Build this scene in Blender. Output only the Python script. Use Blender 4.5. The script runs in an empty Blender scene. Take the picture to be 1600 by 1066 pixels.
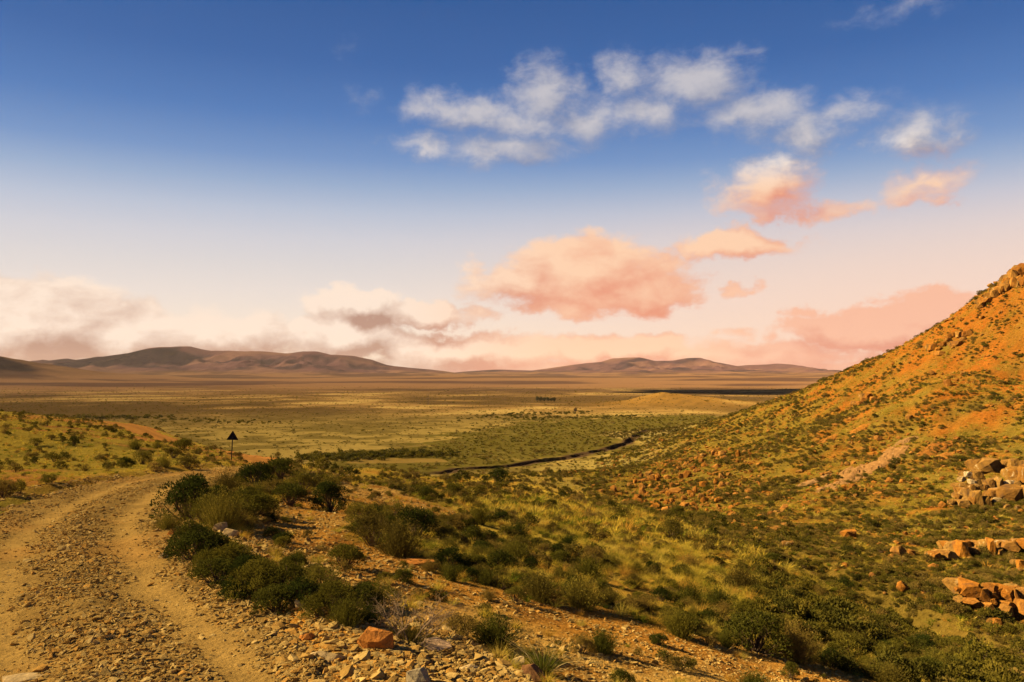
import bpy, math, random
import numpy as np
from mathutils import Vector, Matrix

SC = bpy.context.scene
COL = SC.collection
RNG = np.random.default_rng(7)
random.seed(7)
R = math.radians

# ------------------------------------------------------------------ camera, sky, sun, exposure
FPX, CX, HY, ZC = 1244.0, 800.0, 585.0, 36.0      # photograph pixels: focal length, centre column, horizon row; eye height above the plain
cam_d = bpy.data.cameras.new("camera"); cam_d.sensor_width = 36.0; cam_d.lens = 36.0 * FPX / 1600.0
cam_d.shift_y = (HY - 533.0) / 1600.0; cam_d.clip_start = 0.1; cam_d.clip_end = 120000.0
cam = bpy.data.objects.new("camera", cam_d); COL.objects.link(cam)
cam.location = (0, 0, ZC); cam.rotation_euler = (R(90), 0, 0)
SC.camera = cam
SC.view_settings.view_transform = 'Standard'; SC.view_settings.look = 'None'
SC.view_settings.exposure = 1.75; SC.view_settings.gamma = 1.0; SC.view_settings.use_curve_mapping = False
SC.cycles.max_bounces = 6; SC.cycles.diffuse_bounces = 2; SC.cycles.transmission_bounces = 2
SC.cycles.volume_bounces = 1; SC.cycles.transparent_max_bounces = 4
SC.render.filter_size = 1.0
SC.cycles.use_denoising = True; SC.cycles.use_adaptive_sampling = True; SC.cycles.adaptive_threshold = 0.012

SUN_AZ, SUN_EL = R(-95.0), R(34.0)                 # measured from straight ahead, negative to the left
TOSUN = Vector((math.sin(SUN_AZ) * math.cos(SUN_EL), math.cos(SUN_AZ) * math.cos(SUN_EL), math.sin(SUN_EL)))
sun_d = bpy.data.lights.new("sun", 'SUN'); sun_d.energy = 5.0; sun_d.angle = R(0.53); sun_d.color = (1.0, 0.74, 0.40)
sun = bpy.data.objects.new("sun", sun_d); COL.objects.link(sun)
sun.rotation_euler = TOSUN.to_track_quat('Z', 'Y').to_euler(); sun.location = (-200, 60, 200)


def lin(r, g, b):
    f = lambda c: (c / 255 / 12.92) if c / 255 <= 0.04045 else ((c / 255 + 0.055) / 1.055) ** 2.4
    return (f(r), f(g), f(b), 1.0)


class NT:
    """small helper around a node tree"""
    def __init__(s, tree): s.t = tree; s.n = tree.nodes; s.l = tree.links
    def new(s, typ, **kw):
        n = s.n.new(typ)
        for k, v in kw.items(): setattr(n, k, v)
        return n
    def put(s, sock, v):
        if hasattr(v, 'is_linked') or isinstance(v, bpy.types.NodeSocket): s.l.new(v, sock)
        else: sock.default_value = v
    def math(s, op, a, b=None, c=None, clamp=False):
        n = s.new('ShaderNodeMath', operation=op, use_clamp=clamp); s.put(n.inputs[0], a)
        if b is not None: s.put(n.inputs[1], b)
        if c is not None: s.put(n.inputs[2], c)
        return n.outputs[0]
    def vec(s, op, a, b=None):
        n = s.new('ShaderNodeVectorMath', operation=op); s.put(n.inputs[0], a)
        if b is not None: s.put(n.inputs[1], b)
        return n.outputs[1] if op in ('LENGTH', 'DOT_PRODUCT') else n.outputs[0]
    def mix(s, f, a, b, blend='MIX'):
        n = s.new('ShaderNodeMix', data_type='RGBA', blend_type=blend)
        s.put(n.inputs[0], f); s.put(n.inputs[6], a); s.put(n.inputs[7], b)
        return n.outputs[2]
    def noise(s, v, scale, detail=4.0, rough=0.55, dist=0.0, w=None):
        n = s.new('ShaderNodeTexNoise')
        if v is not None: s.l.new(v, n.inputs['Vector'])
        n.inputs['Scale'].default_value = scale; n.inputs['Detail'].default_value = detail
        n.inputs['Roughness'].default_value = rough; n.inputs['Distortion'].default_value = dist
        return n.outputs['Fac']
    def smooth(s, v, lo, hi, a=0.0, b=1.0):
        n = s.new('ShaderNodeMapRange', interpolation_type='SMOOTHSTEP'); s.put(n.inputs[0], v)
        n.inputs[1].default_value = lo; n.inputs[2].default_value = hi; n.inputs[3].default_value = a; n.inputs[4].default_value = b
        return n.outputs[0]
    def ramp(s, f, stops, interp='LINEAR'):
        n = s.new('ShaderNodeValToRGB'); s.put(n.inputs[0], f); cr = n.color_ramp; cr.interpolation = interp
        while len(cr.elements) < len(stops): cr.elements.new(0.5)
        for e, (p, c) in zip(cr.elements, stops): e.position = p; e.color = c
        return n.outputs[0]


def build_world():
    w = bpy.data.worlds.new("World"); SC.world = w; w.use_nodes = True
    t = NT(w.node_tree); t.n.clear()
    tc = t.new('ShaderNodeTexCoord'); d = t.vec('NORMALIZE', tc.outputs['Generated'])
    sep = t.new('ShaderNodeSeparateXYZ'); t.l.new(d, sep.inputs[0]); X, Y, Z = sep.outputs
    az = t.math('MULTIPLY', t.math('ARCTAN2', X, Y), 180 / math.pi)
    el = t.math('MULTIPLY', t.math('ARCSINE', Z), 180 / math.pi)
    sky = t.new('ShaderNodeTexSky', sky_type='NISHITA'); sky.sun_disc = False
    sky.sun_elevation = SUN_EL; sky.sun_rotation = SUN_AZ; sky.altitude = 1400; sky.dust_density = 2.0; sky.air_density = 1.0
    nish = t.mix(1.0, sky.outputs[0], (0.10, 0.10, 0.10, 1), 'MULTIPLY')
    e = t.math('DIVIDE', t.math('MAXIMUM', el, 0.0), 90.0)
    stops = [(0.0, lin(250, 224, 198)), (3, lin(250, 230, 210)), (5.5, lin(238, 224, 214)), (7.5, lin(225, 217, 214)), (9.4, lin(212, 210, 216)), (11.2, lin(190, 198, 215)), (13, lin(156, 177, 208)),
             (14.8, lin(118, 151, 200)), (17.5, lin(80, 124, 186)), (21, lin(54, 102, 168)), (26, lin(38, 87, 152)), (40, lin(28, 70, 134)), (90, lin(20, 50, 104))]
    grad = t.ramp(e, [(p / 90.0, c) for p, c in stops])
    # the pink of the evening side, a broad lobe to the right of the view
    lobe = t.math('COSINE', t.math('MULTIPLY', t.math('SUBTRACT', az, 50.0), math.pi / 180))
    lobe = t.smooth(lobe, 0.45, 1.0)
    warm = t.math('MULTIPLY', lobe, t.smooth(el, 3.0, 14.5, 1.0, 0.0))
    grad = t.mix(t.math('MULTIPLY', warm, 0.85), grad, lin(255, 214, 190))
    base = t.mix(0.08, grad, nish)

    # clouds: soft lumps at fixed directions (azimuth, elevation), broken up by noise
    def ae(u, v):
        x, y, z = (u - CX) / FPX, 1.0, (HY - v) / FPX
        return math.degrees(math.atan2(x, y)), math.degrees(math.asin(z / math.sqrt(x * x + 1 + z * z)))
    K = math.degrees(1 / FPX)
    blobs = [(690, 168, 90, 34, .95), (745, 178, 110, 40, .95), (850, 150, 80, 70, .95), (815, 195, 110, 40, .9), (668, 226, 75, 26, .75), (790, 232, 150, 36, .72),
             (1085, 130, 120, 62, .95), (975, 125, 55, 60, .75), (1010, 180, 90, 45, .85), (1180, 172, 120, 46, .95), (1262, 203, 75, 48, .9), (915, 190, 100, 50, .9),
             (1436, 205, 76, 46, .82), (1330, 170, 95, 34, .55), (565, 155, 30, 22, .25), (540, 75, 30, 20, .18),
             (1200, 292, 95, 62, 1.2), (1300, 326, 70, 22, .55), (1447, 290, 70, 34, .75),
             (920, 430, 185, 74, 1.1), (985, 458, 120, 46, 1.0), (800, 440, 110, 48, .85), (1145, 384, 115, 30, .95), (1150, 450, 45, 14, .6), (890, 480, 110, 24, .7),
             (1375, 515, 165, 38, 1.5), (1480, 492, 110, 44, 1.5), (1262, 487, 42, 14, .65), (1385, 472, 34, 14, .5), (1150, 522, 50, 14, .5),
             (45, 506, 180, 78, 1.6), (185, 530, 150, 58, 1.5), (345, 528, 150, 50, 1.3), (550, 476, 95, 32, 1.25), (665, 492, 130, 28, 1.15),
             (535, 525, 110, 46, 1.35), (730, 548, 200, 36, 1.2), (955, 548, 200, 30, 1.15), (1200, 560, 220, 34, .8), (1430, 5, 110, 18, .32),
             (-420, 400, 260, 110, 1.0), (-900, 230, 300, 110, .9), (2150, 330, 260, 90, .9), (2700, 160, 320, 100, .8)]
    wob = t.new('ShaderNodeTexNoise'); t.l.new(d, wob.inputs['Vector']); wob.inputs['Scale'].default_value = 21; wob.inputs['Detail'].default_value = 5; wob.inputs['Roughness'].default_value = .6
    wv = t.vec('MULTIPLY', t.vec('SUBTRACT', wob.outputs['Color'], (0.5, 0.5, 0.5)), (5.0, 2.7, 0))
    cmb = t.new('ShaderNodeCombineXYZ'); t.l.new(az, cmb.inputs[0]); t.l.new(el, cmb.inputs[1])
    P = t.vec('ADD', cmb.outputs[0], wv)

    def field(p):
        acc = None
        for (u, v, a, b, op) in blobs:
            ca, ce = ae(u, v)
            q = t.vec('LENGTH', t.vec('MULTIPLY', t.vec('SUBTRACT', p, (ca, ce, 0)), (1 / (a * K), 1 / (b * K), 0)))
            m = t.math('MULTIPLY_ADD', q, -op, op)
            acc = m if acc is None else t.math('SMOOTH_MAX', acc, m, 0.12)
        return acc
    bank = lambda ee: t.smooth(ee, 0.4, 2.6, 0.5, -0.6)
    D1 = t.math('MAXIMUM', field(P), bank(el))
    P2 = t.vec('ADD', P, (-1.1, 1.25, 0))
    D2 = t.math('MAXIMUM', field(P2), bank(t.math('ADD', el, 1.25)))
    dn = t.vec('MULTIPLY', d, (1.0, 1.0, 1.9))
    f1 = t.noise(dn, 24.0, 10.0, 0.64, 0.3)
    dn2 = t.vec('ADD', dn, (-0.012, 0.0, 0.03))
    f2 = t.noise(dn2, 22.0, 5.0, 0.55, 0.3)
    dens = t.math('MULTIPLY_ADD', t.math('SUBTRACT', f1, 0.5), 1.55, t.math('MULTIPLY', D1, 1.5))
    lowc = t.smooth(el, 9.0, 15.0, 1.0, 0.0)
    alpha = t.math('MAXIMUM', t.smooth(dens, 0.0, 1.3), t.math('MULTIPLY', lowc, t.smooth(dens, 0.08, 0.66)))
    lit = t.math('MULTIPLY_ADD', t.math('SUBTRACT', D1, D2), 1.0, 0.48)
    lit = t.math('MULTIPLY_ADD', t.math('SUBTRACT', f1, f2), 1.1, lit)
    lit = t.math('ADD', lit, 0.0, clamp=True)
    # cloud colour: cream and grey to the left and high up, peach in the evening lobe
    wside = t.math('MULTIPLY', t.math('MAXIMUM', t.smooth(az, -16.0, 6.0), 0.25), t.smooth(el, 15.0, 12.0))
    dark = t.mix(wside, lin(158, 136, 124), lin(234, 152, 122))
    brig = t.mix(wside, lin(251, 236, 221), lin(255, 210, 174))
    lowr = t.math('MULTIPLY', t.smooth(az, 10.0, 20.0), t.smooth(el, 9.0, 6.0))
    brig = t.mix(lowr, brig, lin(248, 188, 158)); dark = t.mix(lowr, dark, lin(226, 148, 124))
    high = t.smooth(el, 13.5, 16.5)
    dark = t.mix(high, dark, lin(158, 160, 176)); brig = t.mix(high, brig, lin(206, 201, 203))
    cc = t.mix(lit, dark, brig)
    out = t.mix(t.math('MULTIPLY', alpha, t.smooth(el, 13, 17, 0.96, 0.85)), base, cc)
    out = t.mix(1.0, out, (20 * 2 ** -1.75,) * 3 + (1,), 'MULTIPLY')
    bg = t.new('ShaderNodeBackground'); t.l.new(out, bg.inputs[0]); bg.inputs[1].default_value = 0.05
    o = t.new('ShaderNodeOutputWorld'); t.l.new(bg.outputs[0], o.inputs[0])
    w.cycles.sampling_method = 'MANUAL'; w.cycles.sample_map_resolution = 512


build_world()

# ------------------------------------------------------------------ number helpers
def fade(t): return t * t * t * (t * (t * 6 - 15) + 10)
_perm = np.random.default_rng(3).permutation(512)
_gr = np.random.default_rng(4).uniform(0, 2 * np.pi, 512); _gc, _gs = np.cos(_gr), np.sin(_gr)


def perlin(x, y):
    xi = np.floor(x).astype(np.int64); yi = np.floor(y).astype(np.int64); xf = x - xi; yf = y - yi
    def g(ix, iy, fx, fy):
        h = (_perm[(ix & 511)] + iy) & 511; return _gc[h] * fx + _gs[h] * fy
    u, v = fade(xf), fade(yf)
    a = g(xi, yi, xf, yf); b = g(xi + 1, yi, xf - 1, yf); c = g(xi, yi + 1, xf, yf - 1); e = g(xi + 1, yi + 1, xf - 1, yf - 1)
    return (a * (1 - u) + b * u) * (1 - v) + (c * (1 - u) + e * u) * v


def fbm(x, y, sc, oct=4, gain=0.5):
    s = 0; a = 1.0; f = 1.0 / sc
    for k in range(oct): s = s + a * perlin(x * f + 17.3 * k, y * f - 9.1 * k); a *= gain; f *= 2.03
    return s * 1.4


def sstep(x, a, b): t = np.clip((x - a) / (b - a), 0, 1); return t * t * (3 - 2 * t)


def uv(x, y, z):
    yy = np.maximum(y, 0.05); return CX + FPX * x / yy, HY + FPX * (ZC - z) / yy


def inside(poly, u, v):
    poly = np.asarray(poly, float); n = len(poly); r = np.zeros(np.shape(u), bool); j = n - 1
    for i in range(n):
        xi, yi = poly[i]; xj, yj = poly[j]
        c = ((yi > v) != (yj > v)) & (u < (xj - xi) * (v - yi) / (yj - yi + 1e-12) + xi)
        r ^= c; j = i
    return r


def polydist(pts, x, y):
    """distance to a polyline, arc position and signed side (positive = right of travel)"""
    pts = np.asarray(pts, float); best = np.full(np.shape(x), 1e9); arc = np.zeros_like(best); side = np.zeros_like(best); s0 = 0.0
    for (ax, ay), (bx, by) in zip(pts[:-1, :2], pts[1:, :2]):
        dx, dy = bx - ax, by - ay; L = math.hypot(dx, dy)
        t = np.clip(((x - ax) * dx + (y - ay) * dy) / (L * L), 0, 1); px, py = ax + t * dx, ay + t * dy
        dd = np.hypot(x - px, y - py); m = dd < best
        best = np.where(m, dd, best); arc = np.where(m, s0 + t * L, arc)
        side = np.where(m, np.sign((x - ax) * dy - (y - ay) * dx), side); s0 += L
    return best, arc, side


def spline(pts, step):
    """Catmull-Rom through the points"""
    p = np.asarray(pts, float); p = np.vstack([2 * p[0] - p[1], p, 2 * p[-1] - p[-2]]); out = []
    for i in range(1, len(p) - 2):
        L = np.linalg.norm(p[i + 1] - p[i]); n = max(1, int(L / step))
        for k in range(n):
            t = k / n; a, b, c, d = p[i - 1], p[i], p[i + 1], p[i + 2]
            out.append(0.5 * (2 * b + (c - a) * t + (2 * a - 5 * b + 4 * c - d) * t * t + (3 * b - a - 3 * c + d) * t ** 3))
    out.append(p[-2]); return np.array(out)


# ------------------------------------------------------------------ the land: one height function
# road centre line: x, y, metres below the eye, half width
ROAD = np.array([(-1.0, -6, 2.6, 2.0), (-1.9, 2.5, 3.09, 2.0), (-4.1, 8.5, 3.43, 2.0), (-7.4, 13.5, 3.72, 2.4), (-11.1, 20.1, 4.10, 2.5), (-13.3, 25.5, 4.40, 2.7),
                 (-15.7, 33, 4.83, 2.9), (-16.9, 40, 5.23, 2.4), (-16.4, 45.5, 5.55, 1.8), (-15.9, 50, 5.85, 1.8), (-16.2, 58, 7.2, 2.0), (-19, 68, 8.3, 2.0),
                 (-27, 82, 8.9, 2.0), (-37.4, 95, 9.2, 2.0), (-55, 122, 9.5, 2.0), (-73, 150, 9.7, 2.0), (-98, 178, 10.2, 2.0), (-130, 200, 11, 2.0)])
ROADC = spline(ROAD, 0.8)
ROAD_S = np.concatenate([[0], np.cumsum(np.hypot(np.diff(ROADC[:, 0]), np.diff(ROADC[:, 1])))])


def road_info(x, y):
    d, s, side = polydist(ROADC[:, :2], x, y)
    return d, s, side, np.interp(s, ROAD_S, ROADC[:, 2]), np.interp(s, ROAD_S, ROADC[:, 3])


def px(u, v, y, dz=0.0):
    return ((u - CX) / FPX * y, y, (v - HY) / FPX * y + dz)           # x, y, drop below the eye


CTRL = [px(800, 1066, 11.1), px(1000, 1066, 14.2), px(1200, 1066, 18.2), px(1400, 1066, 23.5), px(1600, 1066, 31), px(600, 1000, 12.2), px(700, 1000, 13.3),
        px(900, 960, 20), px(1100, 960, 26.5), px(1300, 960, 36), px(700, 900, 20.5), px(560, 820, 26.5), px(480, 890, 17), px(420, 800, 27),
        px(600, 760, 58), px(450, 745, 48), px(700, 770, 78), px(800, 830, 41), px(1000, 830, 54), px(1200, 850, 59), px(850, 790, 76), px(1000, 800, 85),
        px(600, 730, 111), px(800, 760, 150), px(900, 768, 148), px(700, 745, 190), px(1000, 785, 128),
        (2, -1, 2.4), (4, -5, 2.4), (8, 0, 3.4), (3, 5, 3.3), (14, 2, 7), (25, 5, 11), (0, -20, 1.0), (20, -20, 8), (35, -10, 13),
        px(1400, 930, 49), px(1600, 1020, 40), px(1450, 1000, 42), px(1520, 1000, 42.5),
        # right hill
        px(1080, 760, 142), px(1120, 690, 235), px(1200, 780, 112), px(1300, 740, 130), px(1400, 700, 142), px(1500, 690, 140), px(1500, 600, 168), px(1400, 620, 190),
        px(1300, 660, 205), px(1600, 600, 170), px(1600, 500, 192), px(1600, 700, 128), px(1600, 420, 212), px(1560, 790, 93), px(1550, 945, 54), px(1530, 860, 72),
        px(1400, 850, 76), px(1300, 840, 80), px(1600, 900, 60), px(1600, 820, 82), px(1500, 490, 232), px(1400, 550, 268), px(1320, 592, 310), px(1230, 628, 375), px(1150, 655, 440),
        (60, 30, 8), (45, 20, 11), (80, 50, 4), (110, 90, -6), (140, 130, -20), (170, 170, -38), (210, 220, -50), (165, 225, -30), (170, 290, -8), (175, 350, 8), (170, 430, 26),
        (230, 300, -10), (260, 400, 20), (250, 100, -45), (150, 30, -15), (100, -20, -4), (200, -40, -25), (60, -60, 0),
        # left bank
        px(0, 655, 92), px(100, 690, 80), px(200, 680, 100), px(200, 668, 126), px(0, 720, 50), px(150, 720, 52), px(300, 712, 64), px(0, 780, 30), px(100, 660, 120), px(0, 665, 70),
        (-40, 20, 4.0), (-30, 5, 3.2), (-60, 40, 3.5), (-90, 80, 2.0), (-110, 120, 5), (-40, -30, 1), (-100, 0, -3), (-150, 60, -6), (-170, 130, 2), (-95, 150, 9.5),
        (-38, 110, 13), (-50, 140, 15), (-80, 185, 18), (-20, 90, 13), (-8, 75, 11.5), (-5, 95, 15.5), (-25, 130, 20), (-40, 180, 27), (-10, 150, 23)]
for q in ROADC[::4]: CTRL.append((q[0], q[1], q[2]))
for (x, y) in [(-24, 300), (25, 300), (60, 390), (-100, 300), (-200, 300), (-60, 240), (20, 250), (-320, 260), (-150, 420), (0, 420), (90, 520), (127, 560), (200, 560), (0, 600), (-250, 600), (300, 600),
               (-400, 400), (-350, 600), (-10, 230), (330, 480), (140, 520)]: CTRL.append((x, y, 36.0))
_c = np.array(CTRL)
_, _keep = np.unique(np.round(_c[:, :2], 1), axis=0, return_index=True); _c = _c[np.sort(_keep)]


def _tps_fit(p, z, lam):
    n = len(p); d2 = ((p[:, None, :] - p[None]) ** 2).sum(-1); K = 0.5 * d2 * np.log(d2 + 1e-9); K[np.diag_indices(n)] = 0
    K = K + lam * np.eye(n); A = np.zeros((n + 3, n + 3)); A[:n, :n] = K; A[:n, n] = 1; A[:n, n + 1:] = p; A[n, :n] = 1; A[n + 1:, :n] = p.T
    return np.linalg.solve(A, np.concatenate([z, [0, 0, 0]]))


_P, _Z = _c[:, :2], ZC - _c[:, 2]
_W = _tps_fit(_P, _Z, 1.0)


def tps(x, y):
    x = np.asarray(x, float); y = np.asarray(y, float); sh = x.shape; x = x.ravel(); y = y.ravel(); out = np.empty_like(x); n = len(_P)
    for i in range(0, len(x), 20000):
        xx, yy = x[i:i + 20000, None], y[i:i + 20000, None]
        d2 = (xx - _P[:, 0]) ** 2 + (yy - _P[:, 1]) ** 2
        out[i:i + 20000] = (0.5 * d2 * np.log(d2 + 1e-9)) @ _W[:n] + _W[n] + _W[n + 1] * xx[:, 0] + _W[n + 2] * yy[:, 0]
    return out.reshape(sh)


ML = [(-700, 600), (-300, 585), (-100, 580), (20, 574), (50, 570), (66, 566), (80, 567), (105, 564), (120, 566), (150, 561), (200, 555), (235, 548), (265, 545), (295, 545), (330, 551), (400, 553),
      (455, 555), (475, 552.5), (495, 553), (515, 558), (555, 560), (580, 566), (605, 574), (650, 579), (690, 584), (760, 592), (900, 600)]
MR = [(540, 600), (640, 590), (720, 584), (760, 581), (830, 581), (860, 577), (900, 572), (940, 567), (957, 562), (1000, 561), (1022, 566), (1050, 565.5), (1075, 562), (1095, 562), (1112, 568),
      (1150, 575), (1215, 571), (1240, 573), (1280, 580), (1330, 587), (1450, 592), (1700, 585), (2000, 592)]


def mount(prof, Yr, x, y, wf, wb, pw):
    pr = np.array(prof, float); X = (pr[:, 0] - CX) / FPX * Yr; H = ZC + (HY - pr[:, 1]) / FPX * Yr
    w1 = fbm(x + 500, y, 1400, 3); dy = y - Yr + 0 * w1
    t = np.where(dy < 0, -dy / wf, dy / wb); t = np.clip(t, 0, 1)
    warp = fbm(x, y, 900, 4) * 420 * sstep(t, 0.02, 0.4)
    h = np.interp(x + warp, X, H, left=0, right=0)
    g = (1 - t) ** pw
    ridg = np.abs(fbm(x * 1.3 + 90, y * 0.5, 500, 4)); er = sstep(t, 0.01, 0.25) * (1 - t)
    return np.maximum(h, 0) * g * (1 - 0.62 * er * (ridg * 1.5)) + 26 * er * fbm(x + 7, y * .7, 190, 4) * np.clip(h / 200, 0, 1)


GULLY = spline([(u_, v_) for u_, v_ in [((630 - 800) / FPX * 291, 291), ((690 - 800) / FPX * 288, 288), ((716 - 800) / FPX * 300, 300), ((800 - 800) / FPX * 312, 312), ((830 - 800) / FPX * 326, 326), ((880 - 800) / FPX * 342, 342),
                ((905 - 800) / FPX * 356, 356), ((935 - 800) / FPX * 372, 372), ((975 - 800) / FPX * 410, 410), ((998 - 800) / FPX * 440, 440), ((1015 - 800) / FPX * 470, 470), ((1060 - 800) / FPX * 520, 520)]], 4.0)


TRENCH = spline([(18.5, 64), (20.5, 57), (22.5, 52), (24, 47), (25, 42), (26, 36), (27, 30), (28, 22)], 2.0)


def plainz(x, y):
    r = np.hypot(x, y)
    z = 22 * sstep(r, 1500, 6500) + 0.5 * fbm(x, y, 260, 3) * sstep(r, 300, 900) + 5 * fbm(x, y, 1800, 3) * sstep(r, 1500, 3500) + 12 * np.abs(fbm(x + 400, y, 900, 4)) * sstep(r, 3000, 5500)
    # knoll beyond the flats
    kx, ky = x - 172, y - 920
    k = 10.5 * np.exp(-((kx / np.where(kx < 0, 38, 70)) ** 2 + (ky / 90) ** 2)) + 4.0 * np.exp(-(((kx - 70) / 110) ** 2 + (ky / 110) ** 2))
    k = k * (1 + 0.10 * fbm(x, y, 30, 3)) + 2.6 * np.exp(-(((kx - 2) / 9) ** 2 + (ky / 40) ** 2))
    z = z + k
    # dark hill at the far left
    hx, hy = x + 2620, y - 3400
    z = z + np.maximum(0, 135 * np.exp(-((hx / 560) ** 2 + (hy / 900) ** 2)) * (1 + 0.12 * fbm(x, y, 260, 4)))
    return z


def mountz(x, y):
    return mount(ML, 8000, x, y, 3300, 3500, 2.0), mount(MR, 9600, x, y, 4200, 3500, 2.1)


def height(x, y):
    x = np.asarray(x, float); y = np.asarray(y, float); r = np.hypot(x, y)
    z = plainz(x, y)
    far = r > 2500
    if far.any():
        a, b = mountz(x[far], y[far]); zz = z[far]; z[far] = zz + np.maximum(np.maximum(a, b) - 3, 0)
    near = (r < 640) & (y > -200)
    if near.any():
        xn, yn = x[near], y[near]; rn = r[near]; t = tps(xn, yn)
        n1 = fbm(xn, yn, 9.0, 4) * 0.20 + fbm(xn + 40, yn, 34, 3) * 0.55 * sstep(rn, 25, 90)
        hillm = sstep(t, 1.0, 10.0)
        t = t + n1 * (0.25 + 0.75 * hillm) + (fbm(xn, yn + 70, 16, 4) * 0.9 + .55 * np.abs(fbm(xn + 3, yn, 7, 3)) + .8 * fbm(xn - 80, yn * .6, 45, 3)) * sstep(xn, 30, 60) * hillm * sstep(rn, 60, 110)
        t = np.where(t < 0.4, 0.4 + (t - 0.4) * 0.12, t)
        d = np.full_like(xn, 99.0); s = np.zeros_like(xn); side = np.ones_like(xn); drop = np.zeros_like(xn); hw = np.full_like(xn, 2.0)
        rb = (xn < 4) & (yn < 215) & (yn > -14) & (xn > -140) & (xn > -24 - np.maximum(yn - 50, 0) * 1.1) & (xn < 8 - np.maximum(yn - 75, 0) * .6)
        if rb.any(): d[rb], s[rb], side[rb], drop[rb], hw[rb] = road_info(xn[rb], yn[rb])
        zr = ZC - drop
        wr = sstep(d, hw + np.where(side > 0, 3.6, 1.6), hw + 0.1)
        t = t * (1 - wr) + (zr - 0.03) * wr
        # bulldozed stony berms along both edges
        nb = 0.75 + 0.6 * fbm(xn, yn, 2.6, 3)
        berm = np.exp(-((d - hw - 0.75) / 0.55) ** 2) * np.where(side > 0, 0.20, 0.20) * np.clip(nb, 0.1, 1.6) * sstep(rn, 300, 100)
        t = t + berm
        tb = (xn > 12) & (xn < 36) & (yn > 22) & (yn < 72)
        if tb.any():
            td, ts_, _ = polydist(TRENCH, xn[tb], yn[tb]); t[tb] -= 3.8 * np.exp(-(td / 1.7) ** 2) * (.8 + .6 * fbm(xn[tb], yn[tb], 4, 3)) * sstep(ts_, 0, 8) + 3.6 * np.exp(-(((xn[tb] - 32.5) / 2.4) ** 2 + ((yn[tb] - 49) / 3.5) ** 2))
        gd = np.full_like(xn, 99.0); gs = np.zeros_like(xn); gb = (yn > 265) & (yn < 545) & (xn > -65) & (xn < 190)
        gsd = np.zeros_like(xn)
        if gb.any(): gd[gb], gs[gb], gsd[gb] = polydist(GULLY, xn[gb], yn[gb])
        t = t - .55 * sstep(gd, 60, 2) * (gsd > 0) * np.clip(.8 + 1.5 * fbm(xn, yn + 5, 40, 2), .1, 1.8) * sstep(gs, 0, 40) * sstep(gs, 330, 200)
        wob = fbm(xn, yn, 14, 3)
        gw = 1.1 + 2.4 * wob + 2.6 * fbm(xn + 9, yn, 38, 2)
        t = t - 4.0 * sstep(gd, gw + 0.9, gw - 0.3) * sstep(gs, 0, 14) * sstep(gs, GULLY.shape[0] * 4.0, GULLY.shape[0] * 4.0 - 70)
        b = sstep(rn, 620, 480) * sstep(yn, -190, -120)
        z[near] = t * b + z[near] * (1 - b)
    return z


def hz(x, y): return float(height(np.array([float(x)]), np.array([float(y)]))[0])


_ys = np.concatenate([np.geomspace(4, 700, 900), np.geomspace(705, 14000, 400)])


def hit(u, v):
    """first point of the land on the line of sight through a photograph pixel"""
    x = (u - CX) / FPX * _ys; zl = ZC - (v - HY) / FPX * _ys
    dz = zl - height(x, _ys); k = np.argmax(dz < 0)
    if dz[k] >= 0: k = len(_ys) - 1
    if k == 0: y = _ys[0]
    else:
        t = dz[k - 1] / (dz[k - 1] - dz[k] + 1e-12); y = _ys[k - 1] + t * (_ys[k] - _ys[k - 1])
    xx = (u - CX) / FPX * y
    return Vector((xx, y, hz(xx, y)))


def normal_at(x, y, e=0.6):
    g = height(np.array([x - e, x + e, x, x], float), np.array([y, y, y - e, y + e], float))
    return Vector(((g[0] - g[1]) / (2 * e), (g[2] - g[3]) / (2 * e), 1)).normalized()


# ------------------------------------------------------------------ zones, in photograph pixels carried onto the land
Z_BARE1 = [(395, 800), (450, 780), (540, 752), (600, 760), (700, 796), (760, 812), (640, 808), (560, 812), (540, 840), (640, 868), (700, 895), (640, 905), (560, 885), (500, 900), (440, 890), (380, 860)]
Z_BARE2 = [(480, 905), (600, 880), (760, 915), (900, 940), (1040, 985), (1150, 1005), (1260, 1035), (1420, 1080), (1420, 1300), (300, 1300), (430, 960)]
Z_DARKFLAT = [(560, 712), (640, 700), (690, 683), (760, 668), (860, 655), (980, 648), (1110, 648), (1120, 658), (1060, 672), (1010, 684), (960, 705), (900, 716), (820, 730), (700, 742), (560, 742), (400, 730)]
Z_TERRACE = [(545, 717), (600, 716), (690, 717), (700, 723), (610, 724), (540, 724)]
Z_PALE = [(330, 660), (560, 650), (690, 660), (690, 683), (640, 700), (540, 712), (390, 720), (330, 705)]
Z_YEL = [(820, 770), (1000, 800), (1160, 850), (1330, 930), (1420, 1000), (1300, 985), (1120, 950), (1000, 900), (880, 850), (740, 790)]
Z_FLATR = [(800, 745), (900, 722), (1000, 700), (1080, 690), (1100, 700), (1010, 745), (940, 775), (860, 765)]


def mixc(a, b, w): return a * (1 - w[:, None]) + np.array(b)[None] * w[:, None]


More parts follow.
